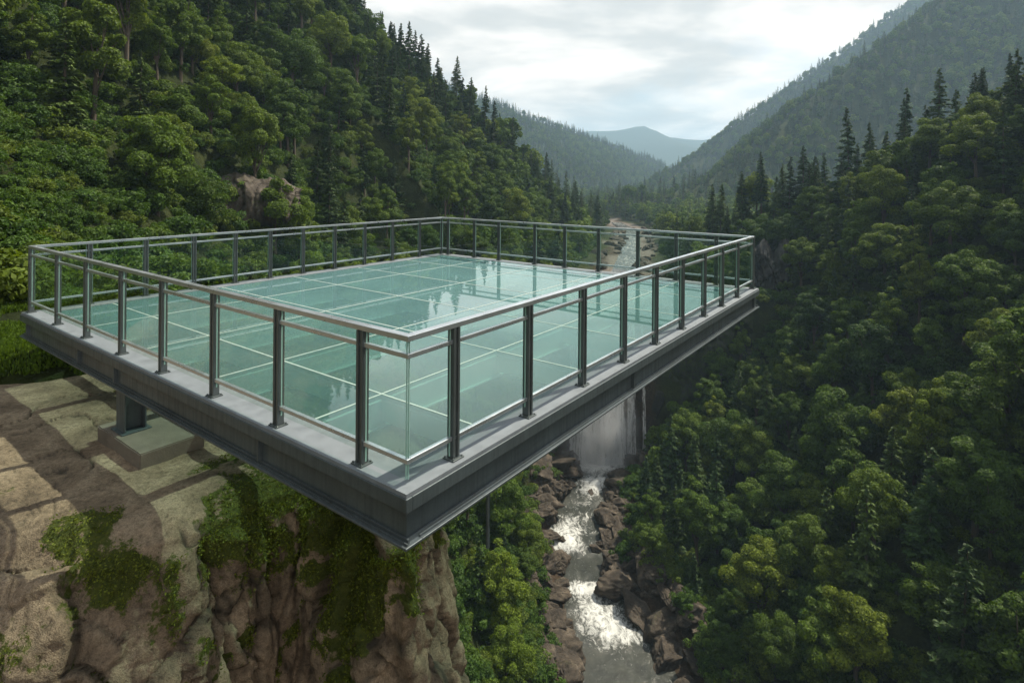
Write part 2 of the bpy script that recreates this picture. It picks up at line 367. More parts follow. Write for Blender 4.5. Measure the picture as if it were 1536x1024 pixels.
E_[:, 1] *= 1.175; E_[:, 0] *= .975; K_[:, 1] *= 1.12; E_[-4:, 1] /= 1.04
seg = np.r_[0, np.cumsum(np.hypot(*np.diff(E_, axis=0).T))]
sv = np.unique(np.round(np.concatenate([np.arange(0, 7.0, .09), np.arange(7.0, 15.5, .026), np.arange(15.5, seg[-1], .12)]), 3))
Ex, Ey = np.interp(sv, seg, E_[:, 0]), np.interp(sv, seg, E_[:, 1])
ker = np.ones(9)/9
def smooth(a):
    return np.convolve(np.r_[[a[0]]*4, a, [a[-1]]*4], ker, 'valid')
Ex, Ey = smooth(Ex), smooth(Ey)
Kx, Ky = np.interp(sv, seg, K_[:, 0]), np.interp(sv, seg, K_[:, 1])
tx, ty = np.gradient(Ex), np.gradient(Ey); tl = np.hypot(tx, ty); nx_, ny_ = ty/tl, -tx/tl      # outward
for _ in range(6): nx_, ny_ = smooth(nx_), smooth(ny_)
nl = np.hypot(nx_, ny_); nx_, ny_ = nx_/nl, ny_/nl
tin = 1-np.linspace(0, 1, 150)**1.35          # 1 at the back ... 0 at the edge
dn = np.concatenate([np.arange(.02, 2.6, .021), np.arange(2.6, 5, .08), np.arange(5, 24, .5)])
rows = []; isface = []
slope = np.interp(Ex, [-4.6, -3.9, -3.3, -2.9], [.95, .80, .35, .10])   # how far the flank leans out
slope = np.where(sv > 13.4, np.interp(sv, [13.4, 14.2, 15.2, 30], [.08, .11, -.06, -.08]), np.interp(Ex, [-4.6, -3.9, -3.3, -2.9], [.95, .80, .35, .08]))
lean = np.interp(sv, [9.6, 11.5, 13, 14, 16], [0, .02, .03, .02, 0])
for t in tin:
    rows.append(np.stack([Ex+(Kx-Ex)*t, Ey+(Ky-Ey)*t, -1.15-0.12*sstep(.6, 1, t)+0*Ex], 1)); isface.append(0)
for d in dn:
    st = d*slope + lean*d
    rows.append(np.stack([Ex+nx_*st, Ey+ny_*st, -1.15-d+0*Ex], 1)); isface.append(1)
G = np.stack(rows, 1); nu, nv = G.shape[:2]; P = G.reshape(-1, 3).copy()
face = np.tile(np.array(isface, float), nu)
depth = np.maximum(0, -1.15-P[:, 2])
slp = np.repeat(slope, nv)
rnd = sstep(.0, .35, depth)                     # 0 on top, 1 on the flank
nrm = vnormals(P, nu, nv)
if nrm[:200, 2].mean() < 0: nrm = -nrm
sX = np.repeat(sv, nv)
# big rounded forms
warp = np.stack([fbm(P[:, 0]*1.1, P[:, 1]*1.1, P[:, 2]*1.1, s=50+k, o=3) for k in range(3)], 1)*.38
steep = sstep(.6, .2, slp)
pill = np.abs(vnoise(sX*1.15+.6*fbm(sX, P[:, 2]*.35, s=61), P[:, 2]*.16, s=62))    # vertical buttresses and clefts
pill2 = np.abs(vnoise(sX*2.7+.5*fbm(sX, P[:, 2], s=63), P[:, 2]*.4, s=64))
cleft = sstep(.16, 0, pill)
dface = .34*np.clip(pill, 0, .7)-.16*cleft+.12*np.clip(pill2, 0, .6)
Q = (P+warp)*np.array([1.25, 1.25, .62])
f1, f2, hid = cells(Q+3.3, 5)
chunk = (hid-.5)*.30; seam = sstep(.10, 0, f2-f1)
Q2 = (P+warp*.6)*np.array([3.4, 3.4, 3.0]); g1, g2, hid2 = cells(Q2, 15)
small = (hid2-.5)*.09; seam2 = sstep(.09, 0, g2-g1)
# the broken, sun-lit left flank is chunkier
v1, v2, hv = cells((P+warp*.45)*np.array([3.6, 3.6, .8])+7.7, 55); vs_ = sstep(.10, 0, v2-v1)
h1, h2, hid3 = cells((P+warp*.35)*np.array([8.5, 8.5, 6.5]), 25)
broken = (1-steep)*rnd
disp = rnd*(steep*(dface*.8-.10+chunk*.35+small*.7-.03*seam+(hv-.5)*.20-.05*vs_) + (1-steep)*(chunk*1.35+small*.9-.05*seam-.02*seam2) + (hid3-.5)*.034*sstep(-.3, .2, fbm(P[:, 0], P[:, 1], P[:, 2], s=78)))
# top slabs: cracks and slight steps
QT = np.stack([P[:, 0]*.8+P[:, 1]*.45+warp[:, 0]*1.9, P[:, 1]*.8-P[:, 0]*.35+warp[:, 1]*1.9, 0*P[:, 0]+.5], 1)*np.array([.42, .80, 1]); t1, t2, th = cells(QT, 31)
QU = QT*2.3; u1, u2, uh = cells(QU, 33)
cw = .018+.014*vnoise(P[:, 0]*2, P[:, 1]*2, s=70)
crk = sstep(cw, cw*.25, t2-t1)*sstep(-.22, .05, fbm(P[:, 0]*.8, P[:, 1]*.8, s=76)); crk2 = sstep(.022, 0, u2-u1)*sstep(.0, .35, fbm(P[:, 0]*.6, P[:, 1]*.6, s=71))
dtop = (th-.5)*.022-.045*crk-.02*crk2+.035*fbm(P[:, 0]*1.3, P[:, 1]*1.3, s=72)+.012*fbm(P[:, 0]*7, P[:, 1]*7, s=73)
fine = .040*fbm(P[:, 0]*4, P[:, 1]*4, P[:, 2]*2.2, o=6, s=74, g=.68)+steep*rnd*.09*np.abs(fbm(P[:, 0]*5, P[:, 1]*5, P[:, 2]*1.1, o=4, s=79))
edge = np.exp(-(np.minimum(np.tile(np.r_[(1-0*tin)*9, 0*dn], nu), 9)))  # placeholder keeps shapes simple
P = P + nrm*(disp+fine*(.35+rnd))[:, None]
P[:, 2] += (1-rnd)*dtop
# soft shoulder instead of a knife edge
dist_e = np.tile(np.r_[tin*5.5, 0*dn], nu); P[:, 2] -= .09*np.exp(-(dist_e/.10)**2)*(1-rnd) + .05*np.exp(-(dist_e/.4)**2)*(1-rnd)*(1+fbm(P[:, 0]*2, P[:, 1]*2, s=77))
px_, py_, _ = project(P)
mn = fbm(P[:, 0]*1.1, P[:, 1]*1.1, P[:, 2]*.55, o=4, s=80)
moss = (1-rnd)*np.clip(.95*crk*sstep(-.1, .25, fbm(P[:, 0]*.9, P[:, 1]*.9, s=81)) + .8*sstep(.22, .42, fbm(P[:, 0]*1.4, P[:, 1]*1.4, s=82))*sstep(1.2, .3, dist_e), 0, 1)
moss += rnd*(steep*(sstep(-.10, .16, (fbm(sX*1.7+.9*fbm(P[:, 0]*2.5, P[:, 2]*2.5, s=84), P[:, 2]*.5+7, o=5, s=83, g=.62)*1.2+.25*fbm(P[:, 0]*6, P[:, 1]*6, P[:, 2]*6, s=85))+.2*cleft-.17*depth+.09) ) + (1-steep)*sstep(.06, .28, mn-.05+.25*seam))
def blob(c, r):  # a mossy hollow of its own
    return np.exp(-((P[:, 0]-c[0])**2+(P[:, 1]-c[1])**2+(P[:, 2]-c[2])**2)/r**2)
ru, rv = (P[:, 0]+.736)*-.8045+(P[:, 1]-4.135)*.594, (P[:, 0]+.736)*.594+(P[:, 1]-4.135)*.8045
under = sstep(.1, .9, rv)*sstep(4.3, 3.2, ru)*(1-rnd)
moss += .75*under*sstep(-.25, .15, mn+.1)
moss += 1.3*blob((-3.7, 5.3, -1.35), .30)+1.0*blob((-4.15, 4.95, -1.9), .28)+1.0*blob((-2.85, 6.2, -1.4), .40)+1.1*blob((-.95, 5.45, -1.4), .28)
moss = np.clip(moss, 0, 1)
crack = np.clip((1-rnd)*(crk*.85+crk2*.6)+rnd*(.5*seam+.35*seam2*(1-steep)+.5*cleft*steep+.55*vs_*steep), 0, 1)
me = mesh_np('rock_ledge', P, grid_faces(nu, nv), [M['rock']], True, attrs={'moss': moss, 'crack': crack})
ledge = link('rock_ledge', me); tag(ledge, kind='structure')
LEDGE_P, LEDGE_M = P, moss

def leaf_quads(P, Nn, size, aspect=1.0, jit=.7, r=None, up=None):
    """one quad per point, facing roughly along Nn"""
    r = r or np.random.default_rng(1); n = len(P)
    nn = Nn + r.normal(0, jit, (n, 3)); nn /= np.linalg.norm(nn, axis=1, keepdims=True)+1e-9
    a = r.normal(0, 1, (n, 3)) if up is None else up + r.normal(0, .25, (n, 3))
    t = a - (a*nn).sum(1, keepdims=True)*nn; t /= np.linalg.norm(t, axis=1, keepdims=True)+1e-9
    b = np.cross(nn, t); s = np.asarray(size).reshape(-1, 1)*.5
    V = np.stack([P-t*s*aspect, P-b*s*.62+nn*s*.12, P+t*s*aspect, P+b*s*.62-nn*s*.05], 1).reshape(-1, 3)   # a lozenge, like a leaf spray
    return V, np.arange(4*n).reshape(-1, 4)
# moss cushions and small herbs
r1 = np.random.default_rng(5)
pr = (LEDGE_M > .55)*(depth < 3.6)*(np.linalg.norm(nrm, axis=1) > 0)*(np.tile(np.r_[np.ones(len(tin)), np.ones(len(dn))], nu))
area_w = np.repeat(np.gradient(sv), nv)*np.tile(np.r_[np.full(len(tin), .035), np.gradient(dn)], nu)
cand = np.nonzero(pr)[0]; w = area_w[cand]; ids = r1.choice(cand, 80000, p=w/w.sum())
pp = P[ids]+r1.normal(0, .012, (len(ids), 3))+nrm[ids]*r1.uniform(0, .035, (len(ids), 1))*(1+LEDGE_M[ids][:, None])
mv, mf = leaf_quads(pp, nrm[ids], r1.uniform(.012, .032, len(ids)), 1.1, .8, r1)
mo = link('moss', mesh_np('moss', mv, mf, [M['mossleaf']], attrs={'leaf': np.repeat(r1.random(len(ids)), 4)}))
tag(mo, kind='stuff')
# grass on the bank behind the ledge
ng = 150000
gx = r1.uniform(-15, -5.2, ng); gy = r1.uniform(8.8, 14.5, ng)
gn = fbm(gx*.5, gy*.5, s=90)
keep = (gy > 9.3+.5*gn*2+.12*np.maximum(0, gx+8)*3) & (gn > -.45) & (river_d(gx, gy) > 18)
gx, gy = gx[keep], gy[keep]
hgt = r1.uniform(.05, .17, len(gx))*(1+.6*fbm(gx*1.3, gy*1.3, s=91)+.03*(gy-9))
gz = np.maximum(height(gx, gy)-9*(gy < 8.9), np.where(gy < 11.8, -1.19, -9))
bx = r1.normal(0, .35, len(gx)); by = r1.normal(0, .35, len(gx)); an = r1.uniform(0, 6.28, len(gx)); ww = r1.uniform(.008, .02, len(gx))
base = np.stack([gx, gy, gz-.01], 1); side = np.stack([np.cos(an)*ww, np.sin(an)*ww, 0*ww], 1)
tip = base+np.stack([bx*hgt, by*hgt, hgt], 1)
midp = base+np.stack([bx*hgt*.3, by*hgt*.3, hgt*.6], 1)
gv = np.stack([base-side, base+side, midp+side*.9, tip, midp-side*.9], 1).reshape(-1, 3)
gf = np.arange(len(gx))[:, None]*5+np.array([[0, 1, 2, 4]]); gf2 = np.arange(len(gx))[:, None]*5+np.array([[4, 2, 3, 3]])
ge = np.arange(len(gx))[:, None]*5+np.array([[0, 1, 2, 3]])
go = link('grass', mesh_np('grass', gv, np.concatenate([gf, np.arange(len(gx))[:, None]*5+np.array([[4, 2, 3, 0]])])[:len(gx)*1], [M['shrub']], attrs={'leaf': np.repeat(r1.random(len(gx)), 5)}))
tag(go, kind='stuff')

# ------------------------------------------------------------------ the river, its rapids and the waterfall
def mat_water():
    m, nt, out, N, L = mat('river_water')
    at = N('ShaderNodeAttribute', attribute_name='foam'); vec = mapped(N, L, (1, 1, 1)); vs = mapped(N, L, (1, .75, 1))
    n1 = noise(N, L, .9, 9, .68, vs, 1.6); n2 = noise(N, L, 4, 6, .7, vs, 1.2); n3 = noise(N, L, .45, 4, .6, vec)
    a = N('ShaderNodeMath', operation='ADD'); L(at.outputs['Fac'], a.inputs[0]); L(rng_map(N, L, n1, .3, .7, -.62, .35), a.inputs[1])
    b = N('ShaderNodeMath', operation='ADD'); L(a.outputs[0], b.inputs[0]); L(rng_map(N, L, n2, .3, .7, -.22, .22), b.inputs[1])
    f = rng_map(N, L, b.outputs[0], .22, .85)
    wc = ramp(N, [(.3, (.030, .034, .030)), (.6, (.055, .058, .050)), (.8, (.085, .085, .072))]); L(n3, wc.inputs[0])
    p = N('ShaderNodeBsdfPrincipled'); L(wc.outputs[0], p.inputs['Base Color']); p.inputs['Roughness'].default_value = .16; p.inputs['IOR'].default_value = 1.33
    q = N('ShaderNodeBsdfPrincipled'); q.inputs['Base Color'].default_value = (.62, .63, .61, 1); q.inputs['Specular IOR Level'].default_value = .1; q.inputs['Roughness'].default_value = .8
    bp = N('ShaderNodeBump'); bp.inputs['Strength'].default_value = .8; bp.inputs['Distance'].default_value = .10
    hn = N('ShaderNodeMath', operation='MULTIPLY_ADD'); L(n2, hn.inputs[0]); hn.inputs[1].default_value = .6; L(n1, hn.inputs[2]); L(hn.outputs[0], bp.inputs['Height'])
    L(bp.outputs[0], p.inputs['Normal'])
    mx = N('ShaderNodeMixShader'); L(f, mx.inputs[0]); L(p.outputs[0], mx.inputs[1]); L(q.outputs[0], mx.inputs[2]); L(mx.outputs[0], out.inputs[0]); return m
M['water'] = mat_water()
def water_strip(name, y0, y1, dy, extra, nx=54):
    yy = np.arange(y0, y1+dy*.5, dy); ss = np.linspace(-1, 1, nx)
    Y, S = np.meshgrid(yy, ss, indexing='ij'); W = interp(RIVW, Y)+extra; X = interp(RIVX, Y)+S*W
    foam = np.zeros(Y.shape)
    for c, w, a, sh in ((70.5, 4.8, .8, 0), (66.5, 2.0, .5, .25), (74.8, 1.3, .75, -.2), (88, 3.6, .80, -.35), (84.5, 1.6, .55, -.45), (92.5, 1.6, .35, .1), (100.5, 2.6, .92, .1), (103.6, 1.1, .5, 0), (110.4, 3.2, 1.15, -.1), (96.5, 1.2, .3, 0)):
        c = float(interp(YMAP, c)); foam += a*np.exp(-((Y-c)/(w*.95))**2)*np.exp(-((S-sh)/.72)**2)
    foam = np.where(Y > 117.5, .28+.25*fbm(X/4, Y/9, s=95), foam)
    foam = np.clip(foam, 0, 1.05)
    Z = interp(RIVZ, Y)+.12+(.05+.42*foam)*fbm(X*.75, Y*.6, s=96, o=4)+.10*foam
    me = mesh_np(name, np.stack([X.ravel(), Y.ravel(), Z.ravel()], 1), grid_faces(len(yy), nx), [M['water']], True, attrs={'foam': foam.ravel()})
    o = link(name, me); tag(o, kind='structure'); return o
water_strip('river_water', 20, 117.2, .25, .9)
water_strip('river_water', 118.9, 330, 1.0, .6, 16)
# wet headwall behind the fall
Xh, Zh = np.meshgrid(np.linspace(-6, 48, 190), np.linspace(-55, -21.5, 130), indexing='ij')
yb = 117.9+.055*np.maximum(0, np.abs(Xh-18.5)-4)**1.5*np.where(Xh < 18.5, -.75, -1.0)*.42
c1, c2, ch = cells(np.stack([Xh.ravel()/3.2+.3*fbm(Xh/3, Zh/5, s=101).ravel(), Zh.ravel()/5.5, 0*Xh.ravel()+.5], 1), 41)
Yh = yb-((ch-.5)*1.6-.5*sstep(.12, 0, c2-c1)).reshape(Xh.shape)-1.5*np.abs(fbm(Xh/4.5, Zh/9, s=102))-.35*fbm(Xh/.9, Zh/1.3, s=103)+.9
Yh -= .10*np.maximum(0, -45-Zh)*1.2
hw = link('headwall_cliff', mesh_np('headwall_cliff', np.stack([Xh.ravel(), Yh.ravel(), Zh.ravel()], 1), grid_faces(190, 130), [M['wetrock']], True,
    attrs={'moss': np.clip(.35*(Zh.ravel()+33)/8*0+.55*sstep(5, 16, np.abs(Xh.ravel()-18.5)), 0, 1), 'crack': sstep(.08, 0, c2-c1)*.7}))
tag(hw, kind='structure')
def mat_fall():
    m, nt, out, N, L = mat('falling_water')
    vec = mapped(N, L, (1.0, .5, .085)); v2 = mapped(N, L, (1, 1, .16))
    n1 = noise(N, L, 1.5, 7, .68, vec, .5); n2 = noise(N, L, 5, 5, .65, v2, .3); ed = N('ShaderNodeAttribute', attribute_name='dense')
    a = N('ShaderNodeMath', operation='ADD'); L(ed.outputs['Fac'], a.inputs[0]); L(rng_map(N, L, n1, .3, .7, -.35, .5), a.inputs[1])
    b = N('ShaderNodeMath', operation='ADD'); L(a.outputs[0], b.inputs[0]); L(rng_map(N, L, n2, .3, .7, -.2, .28), b.inputs[1])
    f = rng_map(N, L, b.outputs[0], .0, .45)
    c = ramp(N, [(.36, (.72, .74, .76)), (.56, (.98, .98, .98))]); cm_ = N('ShaderNodeMath', operation='MULTIPLY_ADD'); L(n2, cm_.inputs[0]); cm_.inputs[1].default_value = .5; L(rng_map(N, L, n1, 0, 1, 0, .5), cm_.inputs[2]); L(cm_.outputs[0], c.inputs[0])
    d = N('ShaderNodeBsdfDiffuse'); L(c.outputs[0], d.inputs[0]); t = N('ShaderNodeBsdfTranslucent'); t.inputs[0].default_value = (.75, .78, .78, 1)
    m1 = N('ShaderNodeMixShader'); m1.inputs[0].default_value = .55; L(d.outputs[0], m1.inputs[1]); L(t.outputs[0], m1.inputs[2])
    tr = N('ShaderNodeBsdfTransparent'); mx = N('ShaderNodeMixShader'); L(f, mx.inputs[0]); L(tr.outputs[0], mx.inputs[1]); L(m1.outputs[0], mx.inputs[2])
    L(mx.outputs[0], out.inputs[0]); return m
M['fall'] = mat_fall()
fv = []; ff = []; fd = []
for k, (x0, x1, yo, dens) in enumerate(((12.9, 22.6, 0, 1.15), (13.2, 22.2, -.9, .8), (13.7, 21.8, -1.7, .6), (22.9, 24.8, .2, .32), (11.6, 13.1, .3, .25), (26.0, 26.7, .2, .25))):
    n1_, n2_ = int((x1-x0)*9)+6, 110
    S, T = np.meshgrid(np.linspace(0, 1, n1_), np.linspace(0, 1, n2_), indexing='ij')
    top = -24.0 if k < 4 else -27
    Z = top+(-52.9-top)*T**1.15; sp = 1+.10*T*(k < 3); xc = (x0+x1)/2
    X = xc+(x0-xc+S*(x1-x0))*sp+.22*fbm(S*9, T*7, s=110+k)
    Yv = 116.9+yo*(.35+.65*T)-3.6*T**.6-.55*fbm(X*.8, Z*.10, s=120+k)-.25*fbm(X*3, Z*.4, s=130+k)
    Yv = np.minimum(Yv, 117.3-.9*sstep(0, .1, T))
    dd_ = dens*(1-.25*T)*sstep(0, .10, S)*sstep(1, .90, S)+.15*sstep(.8, 1, T)-.5*(1-sstep(0, .09, S)*sstep(1, .91, S))
    b0 = sum(len(v) for v in fv); fv.append(np.stack([X.ravel(), Yv.ravel(), Z.ravel()], 1)); ff.append(grid_faces(n1_, n2_)+b0); fd.append(dd_.ravel())
wf = link('waterfall', mesh_np('waterfall', np.concatenate(fv), np.concatenate(ff), [M['fall']], True, attrs={'dense': np.concatenate(fd)}))
tag(wf, kind='structure')
# spray hanging over the plunge pool
import bmesh
bm = bmesh.new(); bmesh.ops.create_icosphere(bm, subdivisions=3, radius=1)
for v in bm.verts: v.co = Vector((v.co.x*8.5, v.co.y*5.8, v.co.z*13.0))
me = bpy.data.meshes.new('mist'); bm.to_mesh(me); bm.free()
m, nt, out, N, L = mat('spray'); v = N('ShaderNodeVolumePrincipled'); v.inputs['Color'].default_value = (.95, .97, 1, 1)
tc = N('ShaderNodeTexCoord'); nn = N('ShaderNodeTexNoise'); nn.inputs['Scale'].default_value = .28; nn.inputs['Detail'].default_value = 4; L(tc.outputs['Object'], nn.inputs['Vector'])
ln = N('ShaderNodeVectorMath', operation='LENGTH'); mpn = N('ShaderNodeMapping'); mpn.inputs['Scale'].default_value = (1/8.5, 1/5.8, 1/13.0); L(tc.outputs['Object'], mpn.inputs[0]); L(mpn.outputs[0], ln.inputs[0])
fall = rng_map(N, L, ln.outputs['Value'], .15, 1.0, 1, 0); nr = rng_map(N, L, nn.outputs['Fac'], .35, .65, .15, 1)
mm = N('ShaderNodeMath', operation='MULTIPLY'); L(fall, mm.inputs[0]); L(nr, mm.inputs[1]); m2 = N('ShaderNodeMath', operation='MULTIPLY'); L(mm.outputs[0], m2.inputs[0]); m2.inputs[1].default_value = .30
L(m2.outputs[0], v.inputs['Density']); L(v.outputs[0], out.inputs['Volume']); me.materials.append(m)
mist = link('mist', me, loc=(17.0, 110.8, -46.5)); tag(mist, kind='stuff')

# ------------------------------------------------------------------ boulders along the banks
def boulder_mesh(seed, sub=5, flat=(1, 1, .75), mname='boulder', rough=.20):
    r = np.random.default_rng(seed)
    bm = bmesh.new(); bmesh.ops.create_icosphere(bm, subdivisions=sub, radius=1)
    P = np.array([v.co[:] for v in bm.verts]); F = np.array([[v.index for v in f.verts] for f in bm.faces]); bm.free()
    D = P/np.linalg.norm(P, axis=1, keepdims=True); nn = r.normal(0, 1, (11, 3)); nn /= np.linalg.norm(nn, axis=1, keepdims=True); dd = r.uniform(.45, .95, 11)
    c = D@nn.T; rad = np.where(c > .05, dd/np.maximum(c, .05), 9).min(1); rad = np.minimum(rad, 1.25)
    rad = rad*(1+rough*fbm(D[:, 0]*3+seed, D[:, 1]*3, D[:, 2]*3, o=6, s=seed, g=.6)+.10*np.abs(vnoise(D[:, 0]*2, D[:, 1]*2, D[:, 2]*9, s=seed+3))-.06*sstep(.10, 0, np.abs(fbm(D[:, 0]*1.6, D[:, 1]*1.6, D[:, 2]*2.2, o=3, s=seed+5))))
    V = D*rad[:, None]*np.array(flat)
    me = mesh_np('boulder', V, F, [M[mname]], False, attrs={'moss': sstep(.35, .8, V[:, 2])*.45*(seed % 3 == 0), 'crack': 0*V[:, 0]})
    return me
BM = [boulder_mesh(200+i, 5, (1, r1.uniform(.7, 1), r1.uniform(.5, .8))) for i in range(9)]
place = []   # x, y, size
rb = np.random.default_rng(77)
for y in np.arange(60, 117, 1.3):
    for sd in (-1, 1):
        w = float(interp(RIVW, y)); cx = float(interp(RIVX, y))
        for k in range(2):
            if rb.random() < .12: continue
            off = rb.uniform(.1, 2.4) if k == 0 else rb.uniform(2.6, 5.5)
            place.append((cx+sd*(w+off), y+rb.uniform(-.9, .9), rb.uniform(.8, 2.1)*(1.15 if k == 0 else .95)*(1+.35*(rb.random() < .2))))
place += [(14.4, 83.6, 1.0), (15.3, 85.4, .8), (9.6, 86.2, .9), (12.1, 58.3, .5), (16.2, 99.2, .9), (18.9, 69.5, 2.7), (20.6, 74.5, 3.0), (21.5, 62.5, 2.6), (17.2, 83.2, 2.3), (17.6, 90.5, 2.4), (19.6, 94.5, 2.6), (21.8, 99.0, 2.6), (9.0, 97, 2.4), (7.0, 101, 3.2), (9.2, 105, 3.4), (11.5, 109.5, 3.2), (28.5, 107, 2.6), (6.6, 91, 2.4), (7.4, 78, 2.2), (26.5, 112.5, 2.8), (13.0, 113.2, 2.0)]
place = place[:-21]+[(x-float(interp(OX, y))+float(interp(RIVX, interp(YMAP, y))), float(interp(YMAP, y)), s) for x, y, s in place[-21:]]
for y in np.arange(122, 300, 3.2):
    for sd in (-1, 1):
        if rb.random() < .75: place.append((float(interp(RIVX, y))+sd*(2.8+rb.uniform(0, 7)), y+rb.uniform(-1, 1), rb.uniform(.8, 2.2)))
sizes = ['small', 'middling', 'large', 'huge']
BOULD = []
for i, (x, y, s) in enumerate(place):
    o = bpy.data.objects.new('boulder', BM[i % len(BM)]); COL.objects.link(o)
    z = max(float(height(np.array(x), np.array(y))), float(interp(RIVZ, y)) if abs(x-float(interp(RIVX, y))) < float(interp(RIVW, y)) else -99)
    o.location = (x, y, z+s*.12); o.rotation_euler = (rb.uniform(-.35, .35), rb.uniform(-.35, .35), rb.uniform(0, 6.28)); o.scale = (s*rb.uniform(.9, 1.25), s, s*rb.uniform(.75, 1.1))
    BOULD.append(o)
# rock faces showing between the trees
def outcrop(label, c, size, rot, seed, mname='greyrock'):
    r = np.random.default_rng(seed); W, Hh = size; nu_, nv_ = 110, 70
    S, T = np.meshgrid(np.linspace(-1, 1, nu_), np.linspace(-1, 1, nv_), indexing='ij')
    x = S*W*.5*(1+.14*fbm(T*2, T*0+seed, s=seed+7)); z = T*Hh*.5*(1-.35*S**2)*(1+.55*fbm(x/2.2, x*0+seed, s=seed+8)); a1, a2, ah = cells(np.stack([x.ravel()/1.9+.7*fbm(x/2, z/3, s=seed).ravel(), z.ravel()/6, 0*x.ravel()], 1), seed)
    dep = 2.2*(1-S**4)*(1-np.abs(T)**5)+((ah-.5)*1.1-.35*sstep(.1, 0, a2-a1)).reshape(x.shape)+1.1*fbm(x/1.8, z/5, s=seed+2)+.5*fbm(x/.6, z/1.2, s=seed+3)-.25*T*Hh*.5
    Vv = np.stack([x.ravel(), -dep.ravel(), z.ravel()], 1); me = mesh_np('rock_outcrop', Vv, grid_faces(nu_, nv_), [M[mname]], True, attrs={'moss': .25+.3*fbm(x.ravel()/2, z.ravel()/2, s=seed), 'crack': .35*sstep(.12, 0, a2-a1)})
    o = link('rock_outcrop', me, loc=c); o.rotation_euler = (0, 0, rot); tag(o, label, 'rock'); return o
# ------------------------------------------------------------------ the glass viewing platform
TH = .6359; DN = Vector((-.736, 4.1353, 0)); DU = Vector((-math.cos(TH), math.sin(TH), 0)); DV = Vector((math.sin(TH), math.cos(TH), 0)); DZ = Vector((0, 0, 1))
LA, LB = 9.126, 10.008
def D(u, v, z=0): return DN+DU*u+DV*v+DZ*z
AX = (DU, DV, DZ)
plat = bpy.data.objects.new('viewing_platform', None); COL.objects.link(plat)
tag(plat, 'square glass-floored viewing platform with grey steel railing jutting out over the gorge', 'viewing platform')
IN = .105                                     # rail line inset
def side_frame(k):
    """start corner (u,v) of the rail line, direction, outward, length"""
    if k == 0: return (IN, IN), (1, 0), (0, -1), LA-2*IN
    if k == 1: return (IN, IN), (0, 1), (-1, 0), LB-2*IN
    if k == 2: return (LA-IN, IN), (0, 1), (1, 0), LB-2*IN
    return (IN, LB-IN), (1, 0), (0, 1), LA-2*IN
def boxuv(mb, u0, u1, v0, v1, z0, z1, bev=0):
    mb.box(D((u0+u1)/2, (v0+v1)/2, (z0+z1)/2), abs(u1-u0), abs(v1-v0), z1-z0, AX, bev)
BW = .42                                     # width of the light deck border
# deck border (light coat) and dark fascia, one piece per side, butted at the corners
BW = .34
bd = [(0, LA, 0, BW), (0, BW, BW, LB-BW), (LA-BW, LA, BW, LB-BW), (0, LA, LB-BW, LB)]
for u0, u1, v0, v1 in bd:
    mb = MB(); boxuv(mb, u0, u1, v0, v1, -.03, 0); mb.build('deck_border', M['edge'], plat)
t = .012
for (u0, u1, v0, v1) in ((-t, LA+t, -t, .05), (-t, .05, .05, LB-.05), (LA-.05, LA+t, .05, LB-.05), (-t, LA+t, LB-.05, LB+t)):
    mb = MB(); boxuv(mb, u0, u1, v0, v1, -.135, -.0305, .006); mb.build('fascia', M['steel'], plat)
# edge girders: recessed web, stiffeners, bottom flange with a raised lip
GB = -.395
girds = []
for k, (u0, u1, v0, v1) in enumerate(((.05, LA-.05, .05, .07), (.05, .07, .07, LB-.07), (LA-.07, LA-.05, .07, LB-.07), (.05, LA-.05, LB-.07, LB-.05))):
    mb = MB(); boxuv(mb, u0, u1, v0, v1, GB+.02, -.136); g = mb.build('edge_girder', M['steel'], plat); girds.append(g)
fl = ((-.015, LA+.015, -.015, .15), (-.015, .15, .15, LB-.15), (LA-.15, LA+.015, .15, LB-.15), (-.015, LA+.015, LB-.15, LB+.015))
for k, (u0, u1, v0, v1) in enumerate(fl):
    mb = MB(); boxuv(mb, u0, u1, v0, v1, GB-.002, GB+.018, .004)
    if k in (0, 3): vv = .0 if k == 0 else LB-.022; boxuv(mb, 0, LA, vv+.01, vv+.032-.01, GB+.0185, GB+.034); boxuv(mb, .012, LA-.012, (.03 if k == 0 else LB-.047), (.047 if k == 0 else LB-.03), GB+.0185, GB+.052)
    else: uu = .0 if k == 1 else LA-.022; boxuv(mb, uu+.01, uu+.032-.01, .15, LB-.15, GB+.0185, GB+.034); boxuv(mb, (.03 if k == 1 else LA-.047), (.047 if k == 1 else LA-.03), .048, LB-.15, GB+.0185, GB+.052)
    mb.build('bottom_flange', M['flange'], girds[k])
for k, pos in ((0, (1.95, 5.28, 6.55, 8.85)), (1, (3.85, 9.66)), (2, (2.4, 4.9, 7.4)), (3, (1.8, 3.6, 5.4, 7.2))):
    for q in pos:
        mb = MB()
        if k == 0: boxuv(mb, q, q+.022, .004, .05, GB+.053, -.136)
        if k == 1: boxuv(mb, .004, .05, q, q+.022, GB+.053, -.136)
        if k == 2: boxuv(mb, LA-.05, LA-.004, q, q+.022, GB+.053, -.136)
        if k == 3: boxuv(mb, q, q+.022, LB-.05, LB-.004, GB+.053, -.136)
        mb.build('stiffener', M['steel'], girds[k])
